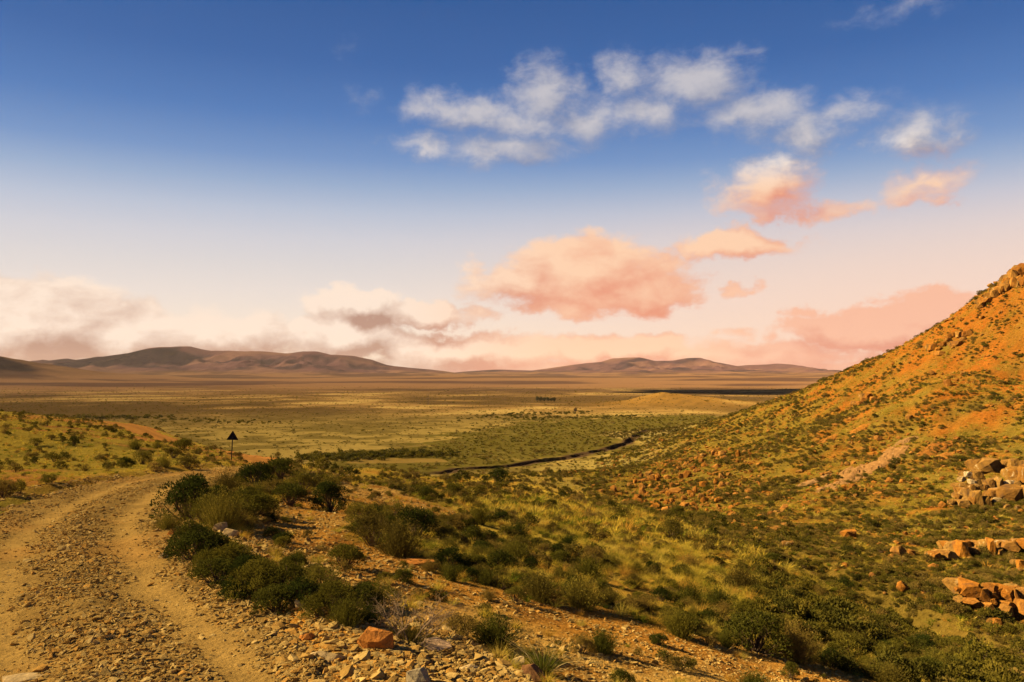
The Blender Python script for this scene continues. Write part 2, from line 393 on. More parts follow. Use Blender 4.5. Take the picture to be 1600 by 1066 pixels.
def land_colour(x, y, z, reg):
    n1 = fbm(x, y, 6, 4); n2 = fbm(x + 31, y - 11, 30, 4); n3 = fbm(x, y, 2.0, 3); r = np.hypot(x, y)
    u, v = uv(x, y, z); ju = u + 14 * fbm(x, y, np.maximum(r * 0.06, 1.0).mean(), 3); jv = v + 5 * n1
    c = np.zeros((len(x), 3))
    # near slope: orange soil with olive litter
    soil = mixc(mixc(np.tile(np.array((.40, .185, .03)), (len(x), 1)), (.42, .245, .06), sstep(n1, -.1, .6)), (.27, .115, .022), sstep(n3, .1, .6))
    veg = mixc(np.tile(np.array((.32, .23, .03)), (len(x), 1)), (.15, .118, .018), sstep(n2, -.1, .4))
    bare = np.maximum(inside(Z_BARE1, ju, jv), inside(Z_BARE2, ju, jv)).astype(float)
    yel = inside(Z_YEL, ju, jv).astype(float)
    cov = np.clip(0.72 + 0.5 * n1, 0, 1) * (1 - 0.85 * bare)
    slope = soil * (1 - cov[:, None]) + mixc(veg, (.42, .31, .04), yel * 0.7) * cov[:, None]
    slope = mixc(slope, (.22, .165, .038), inside(Z_FLATR, ju, jv) * 0.6)
    leftb = sstep(x, -18, -24)
    lv = mixc(mixc(np.tile(np.array((.30, .215, .03)), (len(x), 1)), (.20, .155, .025), sstep(n1, 0, .5)), (.38, .17, .04), sstep(n2 + .6 * n1, -.2, .2))
    slope = slope * (1 - leftb[:, None]) + lv * leftb[:, None]
    # right hill
    up = sstep(z, 14, 44)
    h1 = mixc(np.tile(np.array((.165, .115, .018)), (len(x), 1)), (.265, .095, .013), np.clip(.12 + .7 * n1 + .6 * n2 + .75 * up, 0, 1))
    h1 = mixc(h1, (.11, .085, .016), sstep(n2 - .3 * n1, .15, .6) * (1 - .7 * up))
    h1 = mixc(h1, (.25, .195, .06), sstep(y, 190, 300) * sstep(z, 16, 3) * .8)
    # flats
    s1 = fbm(x, y, 22, 4); sfar = .55 * fbm(x + 70, y, 95, 4) + .6 * fbm(x, y - 300, 330, 4) + .5 * fbm(x + 900, y, 1100, 3)
    p = mixc(np.tile(np.array((.25, .18, .045)), (len(x), 1)), (.13, .095, .022), sstep(s1 + .8 * fbm(x, y + 50, 70, 3), -.3, .35))
    fr = sstep(r, 420, 900)
    pf = mixc(np.tile(np.array((.23, .14, .042)), (len(x), 1)), (.085, .053, .018), sstep(sfar, -.45, .2))
    pf = mixc(pf, (.36, .25, .075), sstep(sfar, -.32, -.6) * .9)
    p = p * (1 - fr[:, None]) + pf * fr[:, None]
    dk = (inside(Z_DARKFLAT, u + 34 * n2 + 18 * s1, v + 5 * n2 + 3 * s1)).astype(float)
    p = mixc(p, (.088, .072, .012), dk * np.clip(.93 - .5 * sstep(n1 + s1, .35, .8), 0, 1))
    p = mixc(p, (.19, .125, .03), inside(Z_TERRACE, u, v + 1.0 * n2) * .9)
    p = mixc(p, (.20, .155, .038), inside(Z_FLATR, ju, jv) * .6)
    far = sstep(r, 1000, 2600)
    pm = mixc(np.tile(np.array((.19, .105, .05)), (len(x), 1)), (.082, .046, .03), sstep(fbm(x, y, 700, 5), -.15, .35))
    p = p * (1 - far[:, None]) + pm * far[:, None]
    kn = np.exp(-(((x - 185) / 75) ** 2 + ((y - 920) / 110) ** 2)); p = mixc(p, (.23, .125, .025), np.clip(kn * 1.4, 0, .9) * np.clip(.85 + .5 * n1, .3, 1))
    # mountains
    m = mixc(np.tile(np.array((.105, .053, .054)), (len(x), 1)), (.034, .021, .030), sstep(fbm(x, y * .6, 380, 5), -.1, .45))  # dark purple patches put mountain shadows into the rock colour
    m = mixc(m, (.19, .10, .07), sstep(fbm(x + 999, y, 700, 3), .1, .5) * .7)
    fz = r > 2500
    if fz.any():
        aa, bb = mountz(x[fz], y[fz]); wm = np.zeros(len(x)); wm[fz] = sstep(np.maximum(aa, bb) + 14 * fbm(x[fz], y[fz], 500, 3), 6, 75); p = p * (1 - wm[:, None]) + m * wm[:, None]; m = p * (1 - wm[:, None]) + m * wm[:, None]
    for k, col in ((0, slope), (1, h1), (2, p), (3, m), (4, m), (5, m * .9), (6, p)):
        s = reg == k; c[s] = col[s]
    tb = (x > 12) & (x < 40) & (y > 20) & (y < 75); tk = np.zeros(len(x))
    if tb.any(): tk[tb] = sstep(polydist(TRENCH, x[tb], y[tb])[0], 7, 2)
    c = mixc(c, (.12, .085, .016), tk * .8)  # soil darkened along the trench to deepen the shade in it
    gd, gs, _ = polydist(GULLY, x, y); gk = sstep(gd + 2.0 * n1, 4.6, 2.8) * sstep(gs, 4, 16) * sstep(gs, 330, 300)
    c = mixc(c, (.062, .038, .018), np.where((reg == 2) | (reg == 1), gk, 0))  # shade on the gully walls and floor painted into the soil colour
    return np.clip(c, 0.01, 0.6)


def region(x, y, z):
    """0 roadside slope, 1 right hill, 2 flats, 3/4 mountains, 5 far left hill, 6 knoll"""
    r = np.hypot(x, y); reg = np.full(len(x), 2)
    vx = np.interp(y, [-50, 0, 30, 40, 50, 60, 80, 100, 128, 160, 200, 300], [40, 34, 29, 24.5, 23, 22, 20.5, 18.5, 17.5, 14, 8, 0])
    hill = (x > vx) & (z > 1.1) & (r < 640)
    sl = (x <= vx) & (z > 1.1) & (r < 420)
    reg[sl] = 0; reg[hill] = 1
    far = r > 2500
    if far.any():
        a, b = mountz(x[far], y[far]); rr = reg[far]; rr[(a > 30) & (a >= b)] = 3; rr[(b > 30) & (b > a)] = 4; reg[far] = rr
    hh = np.exp(-(((x + 2620) / 560) ** 2 + ((y - 3400) / 900) ** 2)) * 70; reg[(hh > 9) & (reg == 2)] = 5
    kx, ky = x - 172, y - 920
    kk = 10.5 * np.exp(-((kx / np.where(kx < 0, 38, 70)) ** 2 + (ky / 90) ** 2)) + 4.0 * np.exp(-(((kx - 70) / 110) ** 2 + (ky / 110) ** 2))
    reg[(kk > 1.4) & (reg == 2)] = 6
    return reg


# ------------------------------------------------------------------ mesh helpers
def mesh_from(name, V, F, mat=None, smooth=False):
    me = bpy.data.meshes.new(name); V = np.asarray(V, np.float32)
    if isinstance(F, np.ndarray):
        n, k = F.shape; me.vertices.add(len(V)); me.vertices.foreach_set('co', V.ravel())
        me.loops.add(n * k); me.loops.foreach_set('vertex_index', F.astype(np.int32).ravel()); me.polygons.add(n)
        me.polygons.foreach_set('loop_start', np.arange(0, n * k, k, dtype=np.int32))
        me.update(calc_edges=True)
    else:
        me.from_pydata(V.tolist(), [], F); me.update()
    me.polygons.foreach_set('use_smooth', np.full(len(me.polygons), bool(smooth)))
    if mat: me.materials.append(mat)
    return me


def obj(name, me, parent=None, label=None, cat=None, group=None, kind=None, loc=None):
    o = bpy.data.objects.new(name, me); COL.objects.link(o)
    if parent: o.parent = parent
    if loc is not None: o.location = loc
    for k, v in (('label', label), ('category', cat), ('group', group), ('kind', kind)):
        if v: o[k] = v
    return o


def vcol(me, cols, name='Col'):
    a = me.color_attributes.new(name, 'FLOAT_COLOR', 'POINT')
    c = np.ones((len(cols), 4), np.float32); c[:, :3] = cols; a.data.foreach_set('color', c.ravel())


# ------------------------------------------------------------------ materials
ALB = 0.80                                           # all ground, rock and leaf colours below are scaled by this


def mat_new(name):
    m = bpy.data.materials.new(name); m.use_nodes = True; t = NT(m.node_tree); t.n.clear()
    o = t.new('ShaderNodeOutputMaterial'); return m, t, o


def mat_land(name, fine, mid, amt=0.35, bump=0.6, bscale=None, rough=0.95):
    m, t, o = mat_new(name)
    at = t.new('ShaderNodeVertexColor', layer_name='Col'); g = t.new('ShaderNodeNewGeometry'); p = g.outputs['Position']
    f = t.noise(p, fine, 6, 0.65); h = t.noise(p, mid, 5, 0.6)
    k = t.math('MULTIPLY_ADD', t.math('SUBTRACT', f, .5), amt * 3.2, t.math('MULTIPLY_ADD', t.math('SUBTRACT', h, .5), amt * 2.4, 1.0))
    k = t.math('MULTIPLY', t.math('MAXIMUM', k, 0.25), ALB)
    kk = t.new('ShaderNodeCombineXYZ')
    for i in range(3): t.l.new(k, kk.inputs[i])
    c = t.vec('MULTIPLY', at.outputs[0], kk.outputs[0])
    b = t.new('ShaderNodeBsdfDiffuse'); t.l.new(c, b.inputs[0]); b.inputs[1].default_value = rough
    if bump:
        bn = t.new('ShaderNodeBump'); bn.inputs['Strength'].default_value = bump; bn.inputs['Distance'].default_value = bscale or (0.6 / fine)
        t.l.new(f, bn.inputs['Height']); t.l.new(bn.outputs[0], b.inputs['Normal'])
    t.l.new(b.outputs[0], o.inputs[0]); return m


def mat_var(name, cols, scale=6.0, amt=0.3, rough=0.9, bump=0.0, bscale=0.02, transl=0.0, tint=None, stain=None):
    """colour picked per object at random from a ramp, plus noise in object space and (for leaves) a per-leaf tint"""
    m, t, o = mat_new(name)
    oi = t.new('ShaderNodeObjectInfo'); n = len(cols)
    c = t.ramp(oi.outputs['Random'], [((i + 0.5) / n, (*q, 1)) for i, q in enumerate(cols)]) if n > 1 else None
    if c is None:
        rg = t.new('ShaderNodeRGB'); rg.outputs[0].default_value = (*cols[0], 1); c = rg.outputs[0]
    tc = t.new('ShaderNodeTexCoord'); off = t.vec('ADD', tc.outputs['Object'], t.vec('MULTIPLY', oi.outputs['Location'], (0.37, 0.61, 0.43)))
    f = t.noise(off, scale, 5, 0.6)
    k = t.math('MULTIPLY_ADD', t.math('SUBTRACT', f, .5), amt * 4, 1.0)
    if tint:
        at = t.new('ShaderNodeVertexColor', layer_name='Col'); s = t.new('ShaderNodeSeparateColor'); t.l.new(at.outputs[0], s.inputs[0])
        k = t.math('MULTIPLY', k, t.math('MULTIPLY_ADD', s.outputs[0], tint, 1 - tint / 2))
    kk = t.new('ShaderNodeCombineXYZ')
    k = t.math('MULTIPLY', t.math('MAXIMUM', k, 0.2), ALB)
    for i in range(3): t.l.new(k, kk.inputs[i])
    c = t.vec('MULTIPLY', c, kk.outputs[0])
    if stain:
        f2 = t.noise(t.vec('MULTIPLY', off, (1.0, 1.0, .5)), scale * .8, 6, .7, .4); c = t.mix(t.smooth(f2, .50, .66, 0, .85), c, (*stain[0], 1)); c = t.mix(t.smooth(f2, .42, .30, 0, .8), c, (*stain[1], 1))
    b = t.new('ShaderNodeBsdfDiffuse'); t.l.new(c, b.inputs[0]); b.inputs[1].default_value = rough
    if bump:
        bn = t.new('ShaderNodeBump'); bn.inputs['Strength'].default_value = bump; bn.inputs['Distance'].default_value = bscale
        t.l.new(f, bn.inputs['Height']); t.l.new(bn.outputs[0], b.inputs['Normal'])
    sh = b.outputs[0]
    if transl:
        tr = t.new('ShaderNodeBsdfTranslucent'); t.l.new(c, tr.inputs[0]); mx = t.new('ShaderNodeMixShader'); mx.inputs[0].default_value = transl
        t.l.new(sh, mx.inputs[1]); t.l.new(tr.outputs[0], mx.inputs[2]); sh = mx.outputs[0]
    t.l.new(sh, o.inputs[0]); return m


M_SLOPE = mat_land('roadside_soil', 5.0, 0.8, 0.38, 1.0, 0.16)
M_HILL = mat_land('hill_soil', 2.2, 0.3, 0.42, 1.0, 0.5)
M_PLAIN = mat_land('plain_soil', 0.5, 0.06, 0.20, 0.5, 0.5)
M_MOUNT = mat_land('mountain_rock', 0.012, 0.003, 0.16, 0.6, 12.0)
M_ROAD = mat_land('gravel_road', 9.0, 1.1, 0.26, 1.0, 0.05)


# ------------------------------------------------------------------ land mesh
def build_land():
    a_f = np.radians(np.arange(-46, 46.01, 0.17)); a_c = np.radians(np.concatenate([np.arange(-176, -46, 3.0), np.arange(48, 180, 3.0)]))
    ang = np.sort(np.concatenate([a_f, a_c])); ang = np.append(ang, ang[0] + 2 * np.pi)
    segs = [(2.5, 60, 1.011), (60, 230, 1.008), (230, 520, 1.0038), (520, 1200, 1.010), (1200, 15000, 1.015)]
    rr = []
    for a, b, q in segs: rr += list(np.geomspace(a, b, int(math.log(b / a) / math.log(q)), endpoint=False))
    rr.append(15000.0); rr = np.array(rr); cy = -3.0
    A, Rr = np.meshgrid(ang, rr); x = Rr * np.sin(A); y = Rr * np.cos(A) + cy
    sh = x.shape; X, Y = x.ravel(), y.ravel(); Z = height(X, Y)
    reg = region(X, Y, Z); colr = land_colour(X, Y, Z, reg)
    nr, na = sh; idx = np.arange(nr * na).reshape(sh)
    q = np.stack([idx[:-1, :-1], idx[:-1, 1:], idx[1:, 1:], idx[1:, :-1]], -1).reshape(-1, 4)
    # seam: first and last angle coincide; fine
    P3 = np.stack([X, Y, Z], 1)
    Pg = P3.reshape(nr, na, 3); du = np.gradient(Pg, axis=1); dv = np.gradient(Pg, axis=0); N = np.cross(du, dv).reshape(-1, 3)
    N *= np.sign(N[:, 2:3] + 1e-12); N /= np.linalg.norm(N, axis=1, keepdims=True) + 1e-12
    freg = reg[q[:, 0]]
    specs = {0: ('roadside_slope', M_SLOPE, 'shrubby stony slope falling away from the gravel road'),
             1: ('hillside', M_HILL, 'steep golden hillside strewn with rocks and low shrubs'),
             2: ('plain', M_PLAIN, 'wide flat semi-desert plain reaching to the mountains'),
             3: ('mountain', M_MOUNT, 'long purple-brown mountain with a rounded summit and small knobs on its ridge'),
             4: ('mountain', M_MOUNT, 'flat-topped purple-brown mountain with twin summits beyond the knoll'),
             5: ('dark_hill', M_MOUNT, 'dark low hill sloping down beside the long mountain'),
             6: ('knoll', M_PLAIN, 'small golden pointed knoll standing alone on the plain')}
    for k, (nm, mt, lab) in specs.items():
        f = q[freg == k]
        if not len(f): continue
        used, inv = np.unique(f, return_inverse=True)
        me = mesh_from(nm, P3[used], inv.reshape(-1, 4), mt, True); vcol(me, colr[used])
        me.normals_split_custom_set_from_vertices(N[used].tolist())
        obj(nm, me, label=lab, kind='structure')


build_land()


def road_surface(x, y):
    d, s, side, drop, hw = road_info(x, y); off = d * side
    z = ZC - drop + 0.0
    track = np.exp(-((off - 1.15) / 0.42) ** 2) + np.exp(-((off + 1.15) / 0.42) ** 2)
    z = z + 0.05 * (1 - track) * 0.9 + fbm(x, y, 0.9, 4) * 0.035 * (1 - 0.7 * np.clip(track, 0, 1)) + fbm(x, y, 3.5, 2) * 0.03
    z = z + 0.07 * np.exp(-(off / 0.5) ** 2)
    edge = d - hw + 0.35 * fbm(x, y, 1.3, 3)
    return z - 0.30 * sstep(edge, -0.10, 0.35), track, off, edge


def build_road():
    C = spline(ROADC[:, :2][::3], 0.14); C = C[C[:, 1] < 190]
    T = np.gradient(C, axis=0); T /= np.linalg.norm(T, axis=1, keepdims=True); Nn = np.stack([T[:, 1], -T[:, 0]], 1)
    offs = np.linspace(-3.5, 3.5, 56); P = C[:, None, :] + Nn[:, None, :] * offs[None, :, None]
    x, y = P[..., 0].ravel(), P[..., 1].ravel(); z, track, off, edge = road_surface(x, y)
    n1 = fbm(x, y, 1.6, 4); n2 = fbm(x, y, 5, 3)
    c = mixc(np.tile(np.array((.27, .17, .045)), (len(x), 1)), (.43, .27, .07), np.clip(track * (.75 + .8 * n1), 0, 1) * .85)
    c = mixc(c, (.22, .135, .036), sstep(n1, .05, .6) * (1 - .6 * np.clip(track, 0, 1)))
    c = mixc(c, (.36, .19, .045), sstep(n2, .1, .5) * .5)
    c = mixc(c, (.29, .135, .032), sstep(y, 52, 75))
    nr, na = P.shape[:2]; idx = np.arange(nr * na).reshape(nr, na)
    q = np.stack([idx[:-1, :-1], idx[:-1, 1:], idx[1:, 1:], idx[1:, :-1]], -1).reshape(-1, 4)
    me = mesh_from('road', np.stack([x, y, z], 1), q, M_ROAD, True); vcol(me, np.clip(c, .02, .6))
    obj('road', me, label='rutted yellow gravel road curving down past the warning sign', kind='structure')


build_road()


# ------------------------------------------------------------------ shapes that get repeated
def ico(sub):
    import bmesh
    bm = bmesh.new(); bmesh.ops.create_icosphere(bm, subdivisions=sub, radius=1.0)
    V = np.array([v.co[:] for v in bm.verts]); F = np.array([[v.index for v in f.verts] for f in bm.faces]); bm.free(); return V, F


ICO = {k: ico(k) for k in (1, 2, 3, 4)}


def vnoise3(P, sc, seed):
    q = P / sc + seed * 7.13
    return (perlin(q[:, 0] + q[:, 2] * .7, q[:, 1] - q[:, 2] * .4) + perlin(q[:, 1] + 31 + q[:, 0] * .3, q[:, 2] + 11) + perlin(q[:, 2] - 17, q[:, 0] + q[:, 1] * .5)) / 1.5


def rock_mesh(name, seed, mat, sub=2, planes=11, dims=(1, .75, .55), lo=.52, hi=.86, rough=.05, boxy=0.0, smooth=False):
    """angular stone: a ball cut flat by random planes; width about 1, resting on z = 0 with its lower fifth sunk"""
    g = np.random.default_rng(seed); V, F = ICO[sub]; V = V.copy()
    if boxy:
        m = np.abs(V).max(1, keepdims=True); V = V * (1 - boxy) + V / m * boxy * .82
    for k in range(planes):
        n = g.normal(size=3); n /= np.linalg.norm(n); d = g.uniform(lo, hi); t = V @ n - d
        V = V - np.where(t > 0, t, 0)[:, None] * n[None]
    V = V * (1 + rough * vnoise3(V, .35, seed)[:, None])
    V = V / (np.ptp(V, axis=0) + 1e-9) * np.array(dims); V[:, 2] += .5 * dims[2] - .18 * dims[2] - (V[:, 2].max() + V[:, 2].min()) / 2
    return mesh_from(name, V, F, mat, smooth)


def hull_rock(name, seed, mat, dims=(1, .8, .5), n=14, box=.5, chamfer=0.0, sunk=.18):
    """angular broken rock: the hull of scattered corner points"""
    import bmesh
    g = np.random.default_rng(seed)
    if chamfer:
        P = []
        for sx_ in (-1, 1):
            for sy_ in (-1, 1):
                for sz_ in (-1, 1):
                    c = np.array([sx_, sy_, sz_]) * (1 + g.normal(size=3) * .2)
                    for a in range(3):
                        q = c.copy(); q[a] *= 1 - chamfer * g.uniform(.5, 1.6); P.append(q)
        P = np.array(P)
    else:
        P = g.normal(size=(n, 3)); P /= np.linalg.norm(P, axis=1, keepdims=True); m = np.abs(P).max(1, keepdims=True); P = P * (1 - box) + P / m * box; P *= g.uniform(.8, 1.1, (n, 1))
    bm = bmesh.new()
    for q in P: bm.verts.new(q)
    r = bmesh.ops.convex_hull(bm, input=bm.verts); junk = [e for e in r['geom_interior'] if isinstance(e, bmesh.types.BMVert)]
    bmesh.ops.delete(bm, geom=junk, context='VERTS')
    bm.verts.index_update(); V = np.array([v.co[:] for v in bm.verts]); F = [[v.index for v in f.verts] for f in bm.faces]; bm.free()
    V = (V - (V.max(0) + V.min(0)) / 2) / (np.ptp(V, axis=0) + 1e-9) * np.array(dims); V[:, 2] += (.5 - sunk) * dims[2]
    return mesh_from(name, V, np.array(F), mat)


def leaves_mesh(C, D, L, W, g, tints=None):
    """one diamond leaf per centre C, long axis D"""
    n = len(C); D = D / (np.linalg.norm(D, axis=1, keepdims=True) + 1e-9)
    S = np.cross(D, g.normal(size=(n, 3))); S /= np.linalg.norm(S, axis=1, keepdims=True) + 1e-9
    L = np.broadcast_to(L, n)[:, None]; W = np.broadcast_to(W, n)[:, None]
    V = np.stack([C - D * L * .5, C + S * W * .5, C + D * L * .5, C - S * W * .5], 1).reshape(-1, 3)
    F = np.arange(4 * n).reshape(n, 4); t = g.uniform(0, 1, n) if tints is None else tints
    return V, F, np.repeat(t, 4)


def blades(B, D, L, W, g, bend=0.5, segs=3):
    """tapering curved blades from bases B in directions D"""
    n = len(B); D = D / np.linalg.norm(D, axis=1, keepdims=True); L = np.broadcast_to(L, n)[:, None]; W = np.broadcast_to(W, n)[:, None]
    out = D * np.array([1, 1, 0]); out /= np.linalg.norm(out, axis=1, keepdims=True) + 1e-6
    S = np.cross(D, g.normal(size=(n, 3))); S /= np.linalg.norm(S, axis=1, keepdims=True) + 1e-9
    bd = g.uniform(.2, 1.3, n)[:, None] * bend; rows = []
    for k in range(segs + 1):
        t = k / segs; p = B + D * L * t + (out * .8 - np.array([0, 0, .55])) * L * bd * t * t; w = W * (1 - t * .93)
        rows += [p - S * w * .5, p + S * w * .5]
    V = np.stack(rows, 1).reshape(-1, 3); F = []
    base = np.arange(n) * (2 * (segs + 1))
    for k in range(segs): F.append(np.stack([base + 2 * k, base + 2 * k + 1, base + 2 * k + 3, base + 2 * k + 2], 1))
    return V, np.concatenate(F), np.repeat(g.uniform(0, 1, n), 2 * (segs + 1))


def tubes(segs, sides=4):
    """segs: list of (p0, p1, r0, r1)"""
    V, F, k = [], [], 0
    for p0, p1, r0, r1 in segs:
        p0 = np.array(p0); p1 = np.array(p1); d = p1 - p0; d = d / (np.linalg.norm(d) + 1e-9)
        a = np.cross(d, (0.3, .9, .2)); a /= np.linalg.norm(a) + 1e-9; b = np.cross(d, a)
        for p, r in ((p0, r0), (p1, r1)):
            for i in range(sides):
                th = 2 * math.pi * i / sides; V.append(p + (a * math.cos(th) + b * math.sin(th)) * r)
        for i in range(sides): j = (i + 1) % sides; F.append((k + i, k + j, k + sides + j, k + sides + i))
        k += 2 * sides
    return np.array(V), np.array(F)


def tinted(name, parts, mat):
    V = np.concatenate([p[0] for p in parts]); off = 0; F = []; T = np.concatenate([p[2] for p in parts])
    for p in parts: F.append(p[1] + off); off += len(p[0])
    me = mesh_from(name, V, np.concatenate(F), mat); vcol(me, np.repeat(T[:, None], 3, 1)); return me


def dome_lobes(g, n, w=.5, h=.72, low=.18):
    th = g.uniform(0, 2 * np.pi, n); rad = np.sqrt(g.uniform(0, 1, n)); low = .06; z = low + (h - low) * np.sqrt(np.clip(1 - rad ** 2, 0, 1)) * g.uniform(.55, 1.0, n)
    return np.stack([np.cos(th) * rad * w * .74, np.sin(th) * rad * w * .74, z], 1)


def leafy(seed, lobes=26, per=130, ll=.036, lw=.016, lr=.14, h=.72, mats=None):
    g = np.random.default_rng(seed); C0 = dome_lobes(g, lobes, h=h); P, D, T = [], [], []
    for c in C0:
        r = lr * g.uniform(.7, 1.35); v = g.normal(size=(per, 3)); v[:, 2] = np.abs(v[:, 2]) * 1.0 - .45; v /= np.linalg.norm(v, axis=1, keepdims=True)
        rr = r * g.uniform(.35, 1.12, per) ** .5; P.append(c + v * rr[:, None] * np.array([1, 1, .85])); D.append(v + np.array([0, 0, .7]) + g.normal(size=(per, 3)) * .45)
        T.append(np.clip(g.uniform(.2, .8) + g.normal(size=per) * .18, 0, 1))
    P = np.concatenate(P); P[:, 2] = np.maximum(P[:, 2], .02)
    V, F, t = leaves_mesh(P, np.concatenate(D), g.uniform(.6, 1.35, len(P)) * ll, g.uniform(.7, 1.3, len(P)) * lw, g, np.concatenate(T))
    segs = []
    for c in C0:
        a = np.array([g.normal() * .03, g.normal() * .03, -.04]); m = a * .45 + c * .55 + g.normal(size=3) * .03
        segs += [(a, m, .012, .008), (m, c, .008, .004)]
    Vs, Fs = tubes(segs)
    return (V, F, t), (Vs, Fs)


def twiggy(seed, n=900, h=.75, leaf=True, spread=.9, w=.006, lw=.016, ll=.03, nl=2):
    g = np.random.default_rng(seed); th = g.uniform(0, 2 * np.pi, n); sp = np.abs(g.normal(size=n)) * .5 * spread
    D = np.stack([np.cos(th) * sp, np.sin(th) * sp, np.ones(n)], 1); D /= np.linalg.norm(D, axis=1, keepdims=True)
    L = h * g.uniform(.55, 1.05, n) * (1 - .18 * sp); B = np.stack([np.cos(th) * .16 * sp, np.sin(th) * .16 * sp, -.02 + 0 * th], 1) + g.normal(size=(n, 3)) * np.array([.05, .05, 0])
    bl = blades(B, D, L, w, g, .18, 2); parts = [bl]
    if leaf:
        P, DD = [], []
        for k in range(nl):
            t = g.uniform(.45, 1.02, n)[:, None]; P.append(B + D * L[:, None] * t + g.normal(size=(n, 3)) * .014); DD.append(D + g.normal(size=(n, 3)) * .5)
        P = np.concatenate(P); lv = leaves_mesh(P, np.concatenate(DD), g.uniform(.6, 1.4, len(P)) * ll, lw, g); parts.append(lv)
    segs = [((0, 0, -.05), tuple(np.array([math.cos(a), math.sin(a), 1.6]) * .12), .014, .006) for a in g.uniform(0, 6.28, 9)]
    return parts, tubes(segs)


def tuft(seed, n=70, h=.5, sp=.55, w=.012, bend=.6, base=.07, segs=3):
    g = np.random.default_rng(seed); th = g.uniform(0, 2 * np.pi, n); s = np.abs(g.normal(size=n)) * sp
    D = np.stack([np.cos(th) * s, np.sin(th) * s, np.ones(n)], 1); B = np.stack([np.cos(th), np.sin(th), 0 * th], 1) * (g.uniform(0, 1, n) * base)[:, None]; B[:, 2] = -.02
    return blades(B, D, h * g.uniform(.5, 1.1, n), w, g, bend, segs)


GREEN = [(.040, .050, .009), (.064, .068, .011), (.092, .088, .013), (.14, .12, .016)]
OLIVE = [(.10, .075, .015), (.15, .125, .02), (.20, .16, .024), (.13, .115, .017), (.22, .15, .032)]
GOLD = [(.54, .40, .05), (.40, .32, .035), (.60, .45, .085), (.32, .28, .03), (.48, .27, .04)]
GREEN2 = [(.066, .062, .011), (.10, .088, .014), (.15, .12, .017), (.115, .098, .013)]
OLIVE2 = [(.15, .105, .022), (.20, .145, .03), (.13, .105, .02), (.25, .17, .04)]
M_GREEN = mat_var('shrub_leaf_green', GREEN, 3, .2, transl=.25, tint=.9)
M_OLIVE = mat_var('shrub_leaf_olive', OLIVE, 3, .2, transl=.25, tint=.9)
M_GREEN2 = mat_var('hill_leaf_green', GREEN2, 3, .2, transl=.25, tint=.8)
M_OLIVE2 = mat_var('hill_leaf_olive', OLIVE2, 3, .2, transl=.25, tint=.8)
M_GOLD = mat_var('dry_grass', GOLD, 3, .2, transl=.3, tint=.8)
M_FRESH = mat_var('grass_green', [(.12, .145, .012), (.19, .19, .018), (.095, .105, .012)], 3, .2, transl=.3, tint=.8)
M_STEM = mat_var('woody_stem', [(.10, .065, .035), (.15, .10, .055)], 20, .3)
M_DEAD = mat_var('bleached_wood', [(.30, .21, .12)], 25, .25)
STONEC = [(.40, .275, .085), (.30, .195, .055), (.48, .34, .115), (.36, .22, .055), (.24, .145, .04), (.40, .22, .048)]
M_STONE = mat_var('roadside_stone', STONEC, 5, .22, bump=.5, bscale=.05)
ROCKC = [(.29, .122, .018), (.25, .10, .015), (.33, .155, .03), (.21, .085, .015), (.28, .145, .033)]
M_ROCK = mat_var('orange_rock', ROCKC, 2.4, .4, bump=1.0, bscale=.3, stain=((.13, .06, .02), (.42, .25, .07)))
M_BROWN = mat_var('brown_rock', [(.23, .125, .028), (.18, .09, .02), (.26, .15, .038), (.21, .10, .02)], 2.4, .4, bump=1.0, bscale=.3, stain=((.07, .04, .02), (.40, .32, .18)))
M_PALEROCK = mat_var('lichened_rock', [(.36, .27, .14), (.30, .21, .09), (.40, .31, .18)], 2.4, .4, bump=1.0, bscale=.3, stain=((.16, .10, .04), (.46, .40, .28)))
M_SLAB = mat_var('bare_rock_slab', [(.23, .13, .048), (.27, .155, .06), (.24, .12, .033)], 2.2, .3, bump=.9, bscale=.3, stain=((.14, .075, .03), (.38, .26, .12)))

PROTO = bpy.data.collections.new('library')          # never linked to the scene: shapes for the scattered ground cover


def lib(names_meshes, cname):
    c = bpy.data.collections.new(cname)
    for i, me in enumerate(names_meshes):
        o = bpy.data.objects.new('%s_%02d' % (cname, i), me); c.objects.link(o)
    return c


def merge_bush(lv, st, leafmat, name):
    V = np.concatenate([lv[0], st[0]]); F = np.concatenate([lv[1], st[1] + len(lv[0])])
    me = mesh_from(name, V, F, leafmat); me.materials.append(M_STEM)
    mi = np.zeros(len(F), np.int32); mi[len(lv[1]):] = 1; me.polygons.foreach_set('material_index', mi)
    T = np.concatenate([lv[2], np.full(len(st[0]), .5)]); vcol(me, np.repeat(T[:, None], 3, 1)); return me


def cat_parts(parts):
    V = np.concatenate([p[0] for p in parts]); off = 0; F = []
    for p in parts: F.append(p[1] + off); off += len(p[0])
    return V, np.concatenate(F), np.concatenate([p[2] for p in parts])


